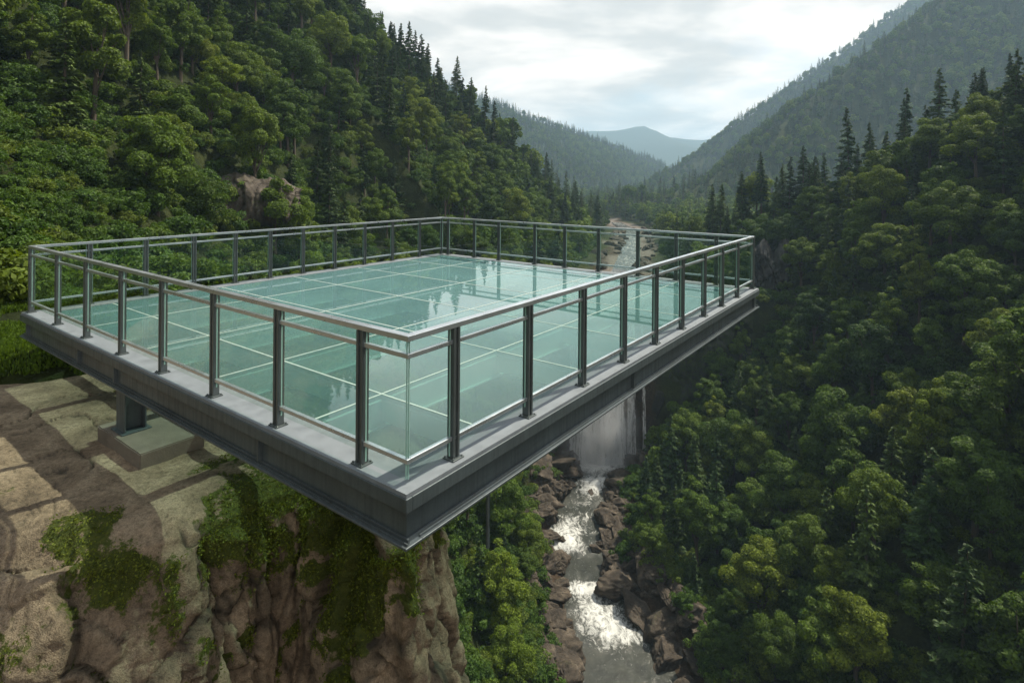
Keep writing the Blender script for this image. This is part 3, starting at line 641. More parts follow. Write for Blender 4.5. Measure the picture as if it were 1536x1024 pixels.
# floor glass, joint strips, beams under the glass
ul = [BW, 1.65, 3.5, 5.32, 7.2, LA-BW]; vl = [BW, 1.2, 3.15, 4.80, 6.6, 8.3, LB-BW]
for i in range(len(ul)-1):
    for j in range(len(vl)-1):
        mb = MB(); boxuv(mb, ul[i]+.012, ul[i+1]-.012, vl[j]+.012, vl[j+1]-.012, -.045, -.006); mb.build('floor_pane', M['floor'], plat)
for u in ul[1:-1]:
    mb = MB(); boxuv(mb, u-.0115, u+.0115, BW+.001, LB-BW-.001, -.046, -.002); mb.build('joint_strip', M['joint'], plat)
    mb = MB(); boxuv(mb, u-.05, u+.05, .08, LB-.08, -.30, -.05); boxuv(mb, u-.09, u+.09, .08, LB-.08, -.315, -.3005); mb.build('cross_beam', M['beam'], plat)
for v in vl[1:-1]:
    us = [BW]+ul[1:-1]+[LA-BW]
    mb = MB()
    for a, b in zip(us[:-1], us[1:]): boxuv(mb, a+.012 if a > BW else a+.001, b-.012 if b < LA-BW else b-.001, v-.0115, v+.0115, -.046, -.0025)
    mb.build('joint_strip', M['joint'], plat)
    mb = MB()
    us = [.08]+ul[1:-1]+[LA-.08]
    for a, b in zip(us[:-1], us[1:]): boxuv(mb, a+.051, b-.051, v-.04, v+.04, -.26, -.052)
    mb.build('cross_beam', M['beam'], plat)
# inner ledge holding the glass
for u0, u1, v0, v1 in ((.08, LA-.08, BW-.05, BW+.04), (.08, LA-.08, LB-BW-.04, LB-BW+.05), (BW-.05, BW+.04, BW+.041, LB-BW-.041), (LA-BW-.04, LA-BW+.05, BW+.041, LB-BW-.041)):
    mb = MB(); boxuv(mb, u0, u1, v0, v1, -.13, -.048); mb.build('glass_ledge', M['steel'], plat)
# railing
RT, RM, RB = 1.10, .945, .17
posts = [[.62, 1.79, 2.96, 4.15, 5.31, 6.53, 7.72, LA-IN], [.61, 1.66, 2.71, 3.74, 4.74, 5.76, 6.79, 7.77, 8.76, LB-IN],
         [.92, 1.82, 2.70, 3.55, 4.35, 5.18, 6.07, 7.0, 7.95, 8.98, LB-IN], [.85, 1.75, 2.68, 3.72, 4.69, 5.62, 6.83, 7.72, 8.74]]
for k in range(4):
    (su, sv_), (du, dv), (ou, ov), ln = side_frame(k)
    dr = DU*du+DV*dv; ot = DU*ou+DV*ov; st = D(su, sv_)
    ax = (dr, ot, DZ)
    def rail(z, wd, ht, a=0, b=0, bev=.004):
        mb = MB(); mb.box(st+dr*((ln+a+b)/2-a)+DZ*z, ln+a+b, wd, ht, ax, bev); return mb
    e = .035 if k in (0, 3) else -.035
    mb = rail(RT-.02, .07, .042, e, e); mb.build('handrail', M['rail'], plat)
    e = .02 if k in (0, 3) else -.02
    mb = rail(RM, .04, .035, e, e); mb.build('mid_rail', M['rail'], plat)
    mb = rail(RB, .04, .034, e, e); 
    mb.build('bottom_rail', M['rail'], plat)
    ps = [p-IN for p in posts[k]]
    for p in ps:
        mb = MB()
        c = st+dr*p
        # two fins and a slim core, on a foot plate
        mb.box(c+dr*.026+DZ*((RT-.042)/2), .024, .07, RT-.042, ax, .003); mb.box(c-dr*.026+DZ*((RT-.042)/2), .024, .07, RT-.042, ax, .003)
        mb.box(c+DZ*((RT-.05)/2+.005), .027, .040, RT-.05, ax)
        po = mb.build('post', M['post'], plat)
        mb = MB(); mb.box(c+DZ*.006, .13, .12, .012, ax, .003); [mb.box(c+dr*.05*qa+ot*.045*qb+DZ*.017, .014, .014, .012, ax, .003) for qa in (-1, 1) for qb in (-1, 1)]; mb.build('foot_plate', M['post'], po)
    stops = sorted(set([0.0]+ps+[ln]))
    for a, b in zip(stops[:-1], stops[1:]):
        if b-a < .1: continue
        a2 = a+(.045 if a > 0 or k in (2,) else .008 if k in (0, 1) else .045); b2 = b-.045
        mb = MB(); z0 = .03 if (k in (0, 1) and a == 0) else .10
        for za, zb in ((z0, 1.052),):
            mb.box(st+dr*((a2+b2)/2)+DZ*((za+zb)/2), b2-a2, .010, zb-za, ax)
        gp = mb.build('glass_panel', M['glass'], plat)
        mb = MB()
        for q in (a2, b2): mb.box(st+dr*(q+(.003 if q == a2 else -.003))+DZ*((z0+1.052)/2), .004, .0125, 1.052-z0, ax)
        mb.build('polished_edge', M['glassedge'], gp)
# support column under the left girder, standing on a concrete footing
cu, cv = 5.26, .20
mb = MB(); boxuv(mb, cu-.13, cu+.13, cv-.125, cv-.11, -.955, GB-.003); boxuv(mb, cu-.13, cu+.13, cv+.11, cv+.125, -.955, GB-.003); boxuv(mb, cu-.01, cu+.01, cv-.109, cv+.109, -.955, GB-.003)
col_ = mb.build('support_column', M['steel'], plat)
mb = MB(); boxuv(mb, cu-.18, cu+.18, cv-.17, cv+.17, -.970, -.9555, .003); mb.build('base_plate', M['steel'], col_)
mb = MB(); mb.box((0, 0, 0), .028, .028, .46, None, .004)
# slim drop pipe under the right girder
import bmesh
def tube(name, p0, p1, r0, r1, m, parent, n=12):
    bm = bmesh.new(); p0, p1 = Vector(p0), Vector(p1); q = (p1-p0).to_track_quat('Z', 'Y'); L_ = (p1-p0).length
    bmesh.ops.create_cone(bm, cap_ends=True, segments=n, radius1=r0, radius2=r1, depth=L_)
    for v in bm.verts: v.co = q @ v.co + (p0+p1)/2
    me = bpy.data.meshes.new(name); bm.to_mesh(me); bm.free(); me.materials.append(m); return link(name, me, parent)
dp = D(.07, 1.02, GB-.003); tube('drop_pipe', dp-DZ*.52, dp, .016, .016, M['steel'], plat)
import bmesh as _b
bm = _b.new(); _b.ops.create_cube(bm, size=1)
_b.ops.subdivide_edges(bm, edges=bm.edges[:], cuts=9, use_grid_fill=True)
for v in bm.verts: v.co = Vector((v.co.x*1.3, v.co.y*.74, v.co.z*.34))
_b.ops.bevel(bm, geom=[e for e in bm.edges if e.calc_face_angle(0) > 1], offset=.012, segments=2, affect='EDGES')
arr = np.array([v.co[:] for v in bm.verts]); nz_ = .006*fbm(arr[:, 0]*9, arr[:, 1]*9, arr[:, 2]*9, s=140)+.004*fbm(arr[:, 0]*25, arr[:, 1]*25, arr[:, 2]*25, s=141)
for v, q in zip(bm.verts, nz_): v.co = D(5.05, .34, -1.14)+DU*v.co.x+DV*(v.co.y+q)+DZ*(v.co.z+(0 if v.co.z > .15 else 0))
me = bpy.data.meshes.new('concrete_footing'); bm.to_mesh(me); bm.free(); me.materials.append(M['concrete'])
ft = link('concrete_footing', me); tag(ft, 'low weathered concrete block carrying the steel column on the rock ledge', 'footing')
# ------------------------------------------------------------------ trees
def crown_broad(seed, Rr, Hh, ncl=34, leaves=8500, ls=(.15, .30)):
    """clumps of leaf sprays on an uneven dome; returns leaf mesh arrays in tree coordinates (z from the ground)"""
    r = np.random.default_rng(seed); z0 = Hh*.30
    C = []; nd = int(r.integers(3, 6)); doms = [(0, 0, 1.0, .62)]
    for j in range(nd):
        a = j*6.283/nd+r.uniform(-.5, .5); q = r.uniform(.30, .55); doms.append((math.cos(a)*q, math.sin(a)*q, r.uniform(.55, .9), r.uniform(.38, .58)))
    for j, (ox, oy, hf, rf) in enumerate(doms):
        m_ = max(4, int(ncl*rf/2.4)); top = z0+(Hh-z0)*hf; dh = (Hh-z0)*rf*.95
        for i in range(m_):
            a = i*2.399+r.uniform(-.6, .6); t = ((i+.5)/m_); zz = t; rad = math.sqrt(max(.02, 1-zz**2))*rf*Rr*r.uniform(.6, 1.12)
            C.append((ox*Rr+math.cos(a)*rad, oy*Rr+math.sin(a)*rad, top-dh*(1-zz)+r.uniform(-.35, .35)-.2, Rr*r.uniform(.15, .33)*(1.15-.35*zz)))
    C += [(r.uniform(-.3, .3)*Rr, r.uniform(-.3, .3)*Rr, z0+(Hh-z0)*t, Rr*.38) for t in (.25, .45, .62)]
    C = np.array(C); w = C[:, 3]**2; ids = r.choice(len(C), leaves, p=w/w.sum())
    d = r.normal(0, 1, (leaves, 3)); d[:, 2] = d[:, 2]+.55; d /= np.linalg.norm(d, axis=1, keepdims=True)
    rad = C[ids, 3]*(r.uniform(.55, 1, leaves)**.45)*(1+.22*fbm(d[:, 0]*3+ids, d[:, 1]*3, d[:, 2]*3, o=2, s=seed))
    P = C[ids, :3]+d*rad[:, None]*np.array([1.08, 1.08, .82])
    out = P-np.array([0, 0, Hh*.45]); out /= np.linalg.norm(out, axis=1, keepdims=True)
    nn = d*.7+out*.3+np.array([0, 0, .25])
    V, F = leaf_quads(P, nn, r.uniform(ls[0], ls[1], leaves), 1.15, .55, r)
    lf = np.repeat(np.clip(.5+.3*r.normal(0, 1, leaves)+.25*(_h(ids, ids*0, ids*0, seed)-.5), 0, 1), 4)
    return V, F, lf, C
def crown_conifer(seed, Rr, Hh, leaves=7000, thin=0):
    r = np.random.default_rng(seed); nb = int(Hh*7.5); Ps = []; Ns = []; Us = []; sz = []
    for i in range(nb):
        t = (i+r.random())/nb; z = Hh*(.10+.88*t) if not thin else Hh*(.28+.70*t)
        L_ = Rr*((1-t)**.80)*r.uniform(.62, 1.12)+.18; a = r.uniform(0, 6.283); m_ = max(7, int(leaves/nb*(L_/Rr*1.5+.15)))
        s = r.uniform(.06, 1, m_)**.75*L_; sw = r.normal(0, .16, m_)*L_*(1-.6*s/L_)*1.3
        droop = -.16*s-.05*s**2/max(L_, .5)+.10*(s/L_)**3*L_
        x = np.cos(a)*s-np.sin(a)*sw; y = np.sin(a)*s+np.cos(a)*sw
        Ps.append(np.stack([x, y, z+droop+r.normal(0, .07, m_)-.25*np.abs(sw)], 1)); Ns.append(np.tile([np.cos(a)*.35, np.sin(a)*.35, 1.0], (m_, 1)))
        Us.append(np.tile([np.cos(a), np.sin(a), -.35], (m_, 1))+np.stack([-np.sin(a)*sw, np.cos(a)*sw, 0*sw], 1)*1.2); sz.append(r.uniform(.24, .46, m_)*(1.15-.4*t))
    P = np.concatenate(Ps); V, F = leaf_quads(P, np.concatenate(Ns), np.concatenate(sz), 1.25, .38, r, np.concatenate(Us))
    return V, F, np.repeat(r.random(len(P)), 4)
def tubes(paths, n=7):
    """tapered tubes: list of [(x,y,z,r),...]"""
    V = []; F = []
    for p in paths:
        b = len(V)
        for (x, y, z, r) in p:
            for k in range(n): V.append((x+math.cos(k*6.283/n)*r, y+math.sin(k*6.283/n)*r, z))
        for i in range(len(p)-1):
            for k in range(n): F.append((b+i*n+k, b+i*n+(k+1) % n, b+(i+1)*n+(k+1) % n, b+(i+1)*n+k))
    return np.array(V), np.array(F)
def trunk_broad(seed, Hh, C):
    r = random.Random(seed); top = (r.uniform(-.3, .3), r.uniform(-.3, .3), Hh*.78)
    main = [(0, 0, -2.5, .30), (0, 0, 0, .24), (top[0]*.4, top[1]*.4, Hh*.35, .17), (top[0], top[1], Hh*.78, .05)]; P = [main]
    for c in C[::3]:
        t = r.uniform(.3, .65); s = (top[0]*t, top[1]*t, Hh*t*.78)
        P.append([(s[0], s[1], s[2], .09), ((s[0]+c[0])/2, (s[1]+c[1])/2, (s[2]+c[2])/2+.2, .06), (c[0], c[1], c[2], .02)])
    return tubes(P)
BROAD = []; CONI = []; FARM = []
specs = [(3.4, 9.8, 30, 17000), (3.9, 10.8, 36, 20000), (3.0, 8.8, 24, 14000), (4.2, 10.2, 38, 21000), (3.0, 12.6, 34, 18000), (3.6, 9.4, 30, 17000), (2.6, 11.6, 26, 15000), (3.3, 11.0, 32, 17000)]
for i, (rr, hh, nc, lv) in enumerate(specs):
    V, F, lf, C = crown_broad(300+i, rr, hh, nc, lv)
    cm = mesh_np('crown', V, F, [M['leaf']], attrs={'leaf': lf})
    tv, tf = trunk_broad(i, hh, C); tm = mesh_np('trunk', tv, tf, [M['bark']], True)
    BROAD.append((cm, tm, rr, hh))
    if i < 4:
        V2, F2, lf2, _ = crown_broad(300+i, rr, hh, nc, 3600, (.45, .75)); nf = len(F2)
        me = mesh_np('far_tree', np.concatenate([V2, tv]), np.concatenate([F2, tf+len(V2)]), [M['leaf'], M['bark']], mi=np.r_[np.zeros(nf), np.ones(len(tf))], attrs={'leaf': np.r_[lf2, np.zeros(len(tv))]})
        FARM.append(me)
for i, (rr, hh, lv, th_) in enumerate([(2.5, 14.5, 8500, 0), (2.9, 16.5, 10000, 0), (2.1, 12.5, 7000, 0), (2.4, 15.5, 6500, 1)]):
    V, F, lf = crown_conifer(400+i, rr, hh, lv, th_)
    cm = mesh_np('crown', V, F, [M['needle']], attrs={'leaf': lf})
    tv, tf = tubes([[(0, 0, -2.5, .26), (0, 0, 0, .22), (0, 0, hh*.5, .13), (0, 0, hh*.97, .025)]]); tm = mesh_np('trunk', tv, tf, [M['bark']], True)
    CONI.append((cm, tm, rr, hh))
    if i < 3:
        V2, F2, lf2 = crown_conifer(400+i, rr, hh, 2600, 0); nf = len(F2)
        me = mesh_np('far_conifer', np.concatenate([V2, tv]), np.concatenate([F2, tf+len(V2)]), [M['needle'], M['bark']], mi=np.r_[np.zeros(nf), np.ones(len(tf))], attrs={'leaf': np.r_[lf2, np.zeros(len(tv))]})
        FARM.append(me)
r2 = np.random.default_rng(9)
V, F, lf, _ = crown_broad(500, 1.25, 1.3, 20, 3200, (.08, .17)); V[:, 2] -= .35; SHRUB = mesh_np('shrub', V, F, [M['shrub']], attrs={'leaf': lf})
V, F, lf, _ = crown_broad(501, 1.0, 1.0, 16, 2600, (.07, .15)); V[:, 2] -= .3; SHRUB2 = mesh_np('shrub', V, F, [M['shrub']], attrs={'leaf': lf})

def scatter(x0, x1, y0, y1, s, seed):
    r = np.random.default_rng(seed); X, Y = np.meshgrid(np.arange(x0, x1, s), np.arange(y0, y1, s*.9), indexing='ij')
    X = X+(np.arange(X.shape[1]) % 2)*s*.5; X = X+r.uniform(-.36, .36, X.shape)*s; Y = Y+r.uniform(-.36, .36, X.shape)*s
    return X.ravel(), Y.ravel(), r
def hit(px, py):
    a, b = px-768, py-HY; t = np.arange(8, 500, .5); X_, Y_, Z_ = a*t/CF, t, CZ-b*t/CF
    k = np.nonzero(Z_ < height(X_, Y_))[0][0]; return float(X_[k]), float(Y_[k]), float(Z_[k])
OA, OB = (-31.6, 67.0, -.6), (57.0, 125.5, -17.5)
OUTC = [(OA[0], OA[1]-1, 3.6), (OA[0]*.93, OA[1]*.93, 3.6), (OA[0]*.87, OA[1]*.87, 3.4), (OA[0]*.82, OA[1]*.82, 3.2), (OB[0]*.98, OB[1]*.98-1, 5.0), (OB[0]*.94, OB[1]*.94, 4.6), (OB[0]*.90, OB[1]*.90, 4.6), (OB[0]*.86, OB[1]*.86, 4.2)]   # keep trees off the bare rock faces (filled in below)
def slope_at(x, y, e=1.5):
    return np.hypot(height(x+e, y)-height(x-e, y), height(x, y+e)-height(x, y-e))/(2*e)
def inview(x, y, z, mx=260, my=260):
    px, py, d = project(np.stack([x, y, z], 1)); return (d > 1) & (px > -mx) & (px < 1536+mx) & (py > -my-200) & (py < 1024+my), px, py, d
def visible(x, y, z, n=70):
    vis = np.ones(len(x), bool)
    for t in np.linspace(.12, .97, n):
        vis &= height(x*t, y*t) < (CZ+(z-CZ)*t)+1.0
    return vis
# near and middle trees
X, Y, rr_ = scatter(-190, 190, 14, 300, 5.3, 21)
Z = height(X, Y); rd = river_d(X, Y); left = X < interp(RIVX, Y)
ok = (rd > np.where(Y < 118, np.where(left, 4.6, 4.6), 11)) & (np.hypot(X, Y) > np.where(left, 56, 42))
ok &= ~((np.abs(Y-117) < 3.5) & (rd < 14))
ok &= ~((Y < 21) & (X > -15))
ok &= ~((np.abs(X+4) < 9) & (Y < 24))
iv, px, py, dep = inview(X, Y, Z+5); ok &= iv
for ox, oy, orad in OUTC: ok &= np.hypot(X-ox, Y-oy) > orad
sl = slope_at(X, Y); ok &= sl < 4.5
X, Y, Z, rd = X[ok], Y[ok], Z[ok], rd[ok]
iv, px, py, dep = inview(X, Y, Z+6, 40, 90)
vis = visible(X, Y, Z+9) & iv & (py < 1110)
# what kind grows where: conifers on the crests and in clumps
dr1, _ = rseg(X, Y, RIDGES[0][0]); dr2, _ = rseg(X, Y, RIDGES[2][0])
cn = fbm(X/22, Y/22, s=150)
pc = np.clip(.20+.45*(np.minimum(dr1, dr2) < 9)+.22*(np.minimum(dr1, dr2) < 24)+.38*(cn > .18)+.22*(Z > 22), 0, .85)
conif = rr_.random(len(X)) < pc
conif &= ~((X > interp(RIVX, Y)) & (Y < 70) & (rr_.random(len(X)) < .6))
sc = rr_.uniform(.72, 1.22, len(X)); sc = np.where(rd < 9, sc*.68, sc); sc = np.where(left[ok] if False else (X < interp(RIVX, Y)) & (Y < 85), sc*.85, sc); sc = np.where(conif, sc*.84, sc)
var = rr_.integers(0, 100, len(X)); rot = rr_.uniform(0, 6.283, len(X))
Zg = Z-.25*np.clip(slope_at(X, Y), 0, 1.5)
size = sc*10/np.maximum(np.hypot(dep, Z), 1)
def pick(mask, n):
    ids = np.nonzero(mask)[0]; return ids[np.argsort(-size[ids])][:n]
selB = pick(vis & ~conif, 300); selC = pick(vis & conif, 300)
# crowns' own colours; yellow-green on the left slope also paints in its sunlight
TB = {'olive': (1.16, 1.06, .9), 'mid green': (1, 1, 1), 'dark green': (.72, .80, .85), 'yellow-green': (1.18, 1.13, .88)}
TC = {'blue-green': (.85, 1.0, 1.1), 'dark green': (.85, .9, .85), 'mid green': (1.25, 1.2, .95)}
def hill(i):
    x, y = X[i], Y[i]; left = x < interp(RIVX, y)
    if rd[i] < 13 and y < 118: return 'left river bank' if left else 'right river bank'
    if (dr1[i] < 13 and left) : return 'skyline crest of the left slope'
    if (dr2[i] < 13 and not left): return 'crest of the near right slope'
    return 'left slope' if left else 'near right slope'
def where(px, py):
    rows = ['top', 'upper', 'middle', 'lower', 'bottom']; cols = ['far left', 'left', 'centre left', 'centre', 'centre right', 'right', 'far right']
    return rows[int(np.clip(py/1024*5, 0, 4))], cols[int(np.clip(px/1536*7, 0, 6))]
recs = []
keys = list(TB); keysC = list(TC)
tn = fbm(X/18, Y/18, s=160)
for k_, sel in (('b', selB), ('c', selC)):
    for i in sel:
        lib = BROAD if k_ == 'b' else CONI; cm, tm, rad_, hh_ = lib[var[i] % len(lib)]
        if k_ == 'b':
            q = tn[i]+rr_.normal(0, .22); lf_ = X[i] < interp(RIVX, Y[i])
            tint = keys[3] if (q > .40 and lf_) or q > .95 else keys[0] if q > .12 else keys[1] if q > -.28 else keys[2]  # yellow-green favours the left slope: sunlit warmth put into the tint
            T = TB[tint]
        else:
            tint = keysC[int(rr_.integers(0, 3))]; T = TC[tint]
        nm = 'broadleaf_tree' if k_ == 'b' else 'conifer_tree'
        root = bpy.data.objects.new(nm, None); COL.objects.link(root); root.empty_display_size = .5
        s = sc[i]; root.location = (X[i], Y[i], Zg[i]); root.rotation_euler = (rr_.uniform(-.04, .04), rr_.uniform(-.04, .04), rot[i]); root.scale = (s*rr_.uniform(.92, 1.12), s*rr_.uniform(.92, 1.12), s*rr_.uniform(.9, 1.12))
        c = bpy.data.objects.new('crown', cm); COL.objects.link(c); c.parent = root; c.color = (*T, 1)
        t_ = bpy.data.objects.new('trunk', tm); COL.objects.link(t_); t_.parent = root
        h2 = hh_*s; big = h2 > (10.6 if k_ == 'b' else 16); sm = h2 < (8.2 if k_ == 'b' else 11.5)
        szw = ('broad' if big else 'small' if sm else 'rounded') if k_ == 'b' else ('tall' if big else 'short' if sm else 'slender')
        rw, cl = where(px[i], py[i])
        recs.append([root, k_, szw, tint, hill(i), rw, cl, px[i], py[i]])
# labels: look and hillside first, then the part of the picture, then the order within that patch
from collections import defaultdict
grp = defaultdict(list)
for q in recs: grp[(q[1], q[2], q[3], q[4], q[5], q[6])].append(q)
ordw = ['first', 'second', 'third', 'fourth', 'fifth', 'sixth', 'seventh', 'eighth', 'ninth', 'tenth', 'eleventh', 'twelfth', 'thirteenth', 'fourteenth', 'fifteenth', 'sixteenth', 'seventeenth', 'eighteenth', 'nineteenth', 'twentieth']
for (k_, szw, tint, hl, rw, cl), lst in grp.items():
    kind = 'broadleaf tree' if k_ == 'b' else 'conifer'
    base = f'{szw} {tint} {kind} on {hl}, {rw} {cl}'
    lst.sort(key=lambda q: q[7])
    for n, q in enumerate(lst):
        lab = base
        if len(lst) == 2: lab = base+(', left one' if n == 0 else ', right one')
        elif len(lst) > 2: lab = base+', '+ordw[min(n, 19)]+' from left'
        tag(q[0], lab.replace('skyline crest of the left slope', 'left skyline crest').replace('crest of the near right slope', 'right slope crest'), 'broadleaf tree' if k_ == 'b' else 'conifer tree',
            'broadleaf trees on the gorge slopes' if k_ == 'b' else 'conifers on the gorge slopes')
# boulder labels
grp = defaultdict(list)
for o in BOULD:
    x_, y_, d_ = project(np.array([o.location[:]])); lf_ = o.location.x < float(interp(RIVX, o.location.y)); inw = abs(o.location.x-float(interp(RIVX, o.location.y))) < float(interp(RIVW, o.location.y))-.2
    s = max(o.scale); szw = 'huge' if s > 2.9 else 'large' if s > 2.1 else 'medium' if s > 1.4 else 'small'
    yy = o.location.y; zone = 'beside the lowest pool' if yy < 73 else 'at the lower rapids' if yy < 83 else 'between the two lower rapids' if yy < 88 else 'at the middle rapids' if yy < 97 else 'at the upper rapids' if yy < 106.5 else 'by the waterfall pool' if yy < 119 else 'above the waterfall' if yy < 175 else 'far up the valley stream'
    where_ = 'in the stream' if inw else ('on left bank' if lf_ else 'on right bank')
    grp[(szw, where_, zone)].append((float(y_[0]), o))
for (szw, wh, zone), lst in grp.items():
    lst.sort(key=lambda q: q[0])
    for n, (_, o) in enumerate(lst):
        lab = f'{szw} brown boulder {wh} {zone}'
        if len(lst) == 2: lab += ', upper one' if n == 0 else ', lower one'
        elif len(lst) > 2: lab += f', {ordw[min(n, 19)]} from top'
        tag(o, lab, 'boulder', 'brown boulders along the stream')

# ------------------------------------------------------------------ the rest of the forest: one mass, instanced on points
def gn_scatter(name, P, S, Rz, idx, meshes, coln):
    col = bpy.data.collections.new(coln)
    for k, me in enumerate(meshes):
        o = bpy.data.objects.new(f'{coln}_{k:02d}', me); col.objects.link(o)
    me = bpy.data.meshes.new(name); me.vertices.add(len(P)); me.vertices.foreach_set('co', np.asarray(P, np.float32).ravel())
    for an, av, ty in (('sc', S, 'FLOAT'), ('rz', Rz, 'FLOAT'), ('vi', idx, 'INT')):
        a = me.attributes.new(an, ty, 'POINT'); a.data.foreach_set('value', np.asarray(av, np.float32 if ty == 'FLOAT' else np.int32))
    o = link(name, me); ng = bpy.data.node_groups.new(name, 'GeometryNodeTree')
    ng.interface.new_socket('Geometry', in_out='INPUT', socket_type='NodeSocketGeometry'); ng.interface.new_socket('Geometry', in_out='OUTPUT', socket_type='NodeSocketGeometry')
    N = ng.nodes.new; gi, go_ = N('NodeGroupInput'), N('NodeGroupOutput'); ip = N('GeometryNodeInstanceOnPoints'); ci = N('GeometryNodeCollectionInfo')
    ci.inputs[0].default_value = col; ci.inputs[1].default_value = True; ci.inputs[2].default_value = True; ip.inputs['Pick Instance'].default_value = True
    def at_(n, t):
        a = N('GeometryNodeInputNamedAttribute'); a.data_type = t; a.inputs[0].default_value = n; return a.outputs[0]
    cx = N('ShaderNodeCombineXYZ'); L = ng.links.new
    L(gi.outputs[0], ip.inputs['Points']); L(ci.outputs[0], ip.inputs['Instance']); L(at_('vi', 'INT'), ip.inputs['Instance Index'])
    L(at_('rz', 'FLOAT'), cx.inputs[2]); L(cx.outputs[0], ip.inputs['Rotation']); L(at_('sc', 'FLOAT'), ip.inputs['Scale']); L(ip.outputs[0], go_.inputs[0])
    mo_ = o.modifiers.new('scatter', 'NODES'); mo_.node_group = ng
    return tag(o, kind='stuff')
rest = np.ones(len(X), bool); rest[selB] = False; rest[selC] = False
PX = [np.stack([X[rest], Y[rest], Zg[rest]], 1)]; PS = [sc[rest]]; PI = [np.where(conif[rest], 4+var[rest] % 3, var[rest] % 4)]
for (a, b, c, d, s, sd) in ((-260, 800, 290, 640, 6.6, 31), (-760, 900, 600, 1500, 8.0, 32)):
    x, y, r = scatter(a, b, c, d, s, sd); z = height(x, y)
    iv, _, _, dd_ = inview(x, y, z+6, 60, 60); k = iv & (river_d(x, y) > 9)
    x, y, z = x[k], y[k], z[k]; v = visible(x, y, z+16, 60); x, y, z = x[v], y[v], z[v]
    k3 = fbm(x/60, y/60, s=170) > (-.05 if d < 700 else -.15); up = r.random(len(x))
    dR, _ = rseg(x, y, RIDGES[6][0]); dL, _ = rseg(x, y, RIDGES[4][0])
    con = (up < np.where(k3, .55, .12)) | (dR < 30)*(up < .9) | (dL < 14)*(up < .6)
    PX.append(np.stack([x, y, z-.3], 1)); PS.append(r.uniform(.65, 1.15, len(x))*(1.0 if d < 700 else 1.12)); PI.append(np.where(con, 4+r.integers(0, 3, len(x)), r.integers(0, 4, len(x))))
PX = np.concatenate(PX); PS = np.concatenate(PS); PI = np.concatenate(PI)
forest = gn_scatter('forest', PX, PS, r2.uniform(0, 6.28, len(PX)), PI, FARM, 'forest_source')
# undergrowth: low leafy mass between the trunks and on the near bank
UP = []; US = []
for (a, b, c, d, s, sd) in ((-36, 6, 8, 46, 1.15, 41), (-120, 110, 36, 230, 2.15, 42)):
    x, y, r = scatter(a, b, c, d, s, sd); z = height(x, y); iv, _, _, _ = inview(x, y, z, 200, 200)
    k = iv & (river_d(x, y) > (3.2 if s > 2 else 12)) & (np.hypot(x, y) > 12.5) & ~((x > -7.5) & (x < 0) & (y < 15)) & ~((y < 12.9) & (x > -15))
    k &= ~((np.abs(y-117) < 3) & (river_d(x, y) < 12)); k &= ~((y > 119) & (river_d(x, y) < 10))
    x, y, z = x[k], y[k], z[k]; UP.append(np.stack([x, y, z+(.25 if s > 2 else 0)], 1)); US.append(r.uniform(.55, 1.1, len(x))*(1 if s < 2 else np.clip(np.hypot(x, y)/32, .9, 1.9)))
UP = np.concatenate(UP); US = np.concatenate(US)
gn_scatter('undergrowth', UP, US, r2.uniform(0, 6.28, len(UP)), r2.integers(0, 2, len(UP)), [SHRUB, SHRUB2], 'undergrowth_source')
outcrop('grey-brown bare rock face among trees on the left slope above the railing', OA, (14, 6.0), R_(26), 61)
outcrop('dark vertical rock face on the right slope beyond the platform corner', OB, (9, 13), R_(-25), 62, 'wetrock')

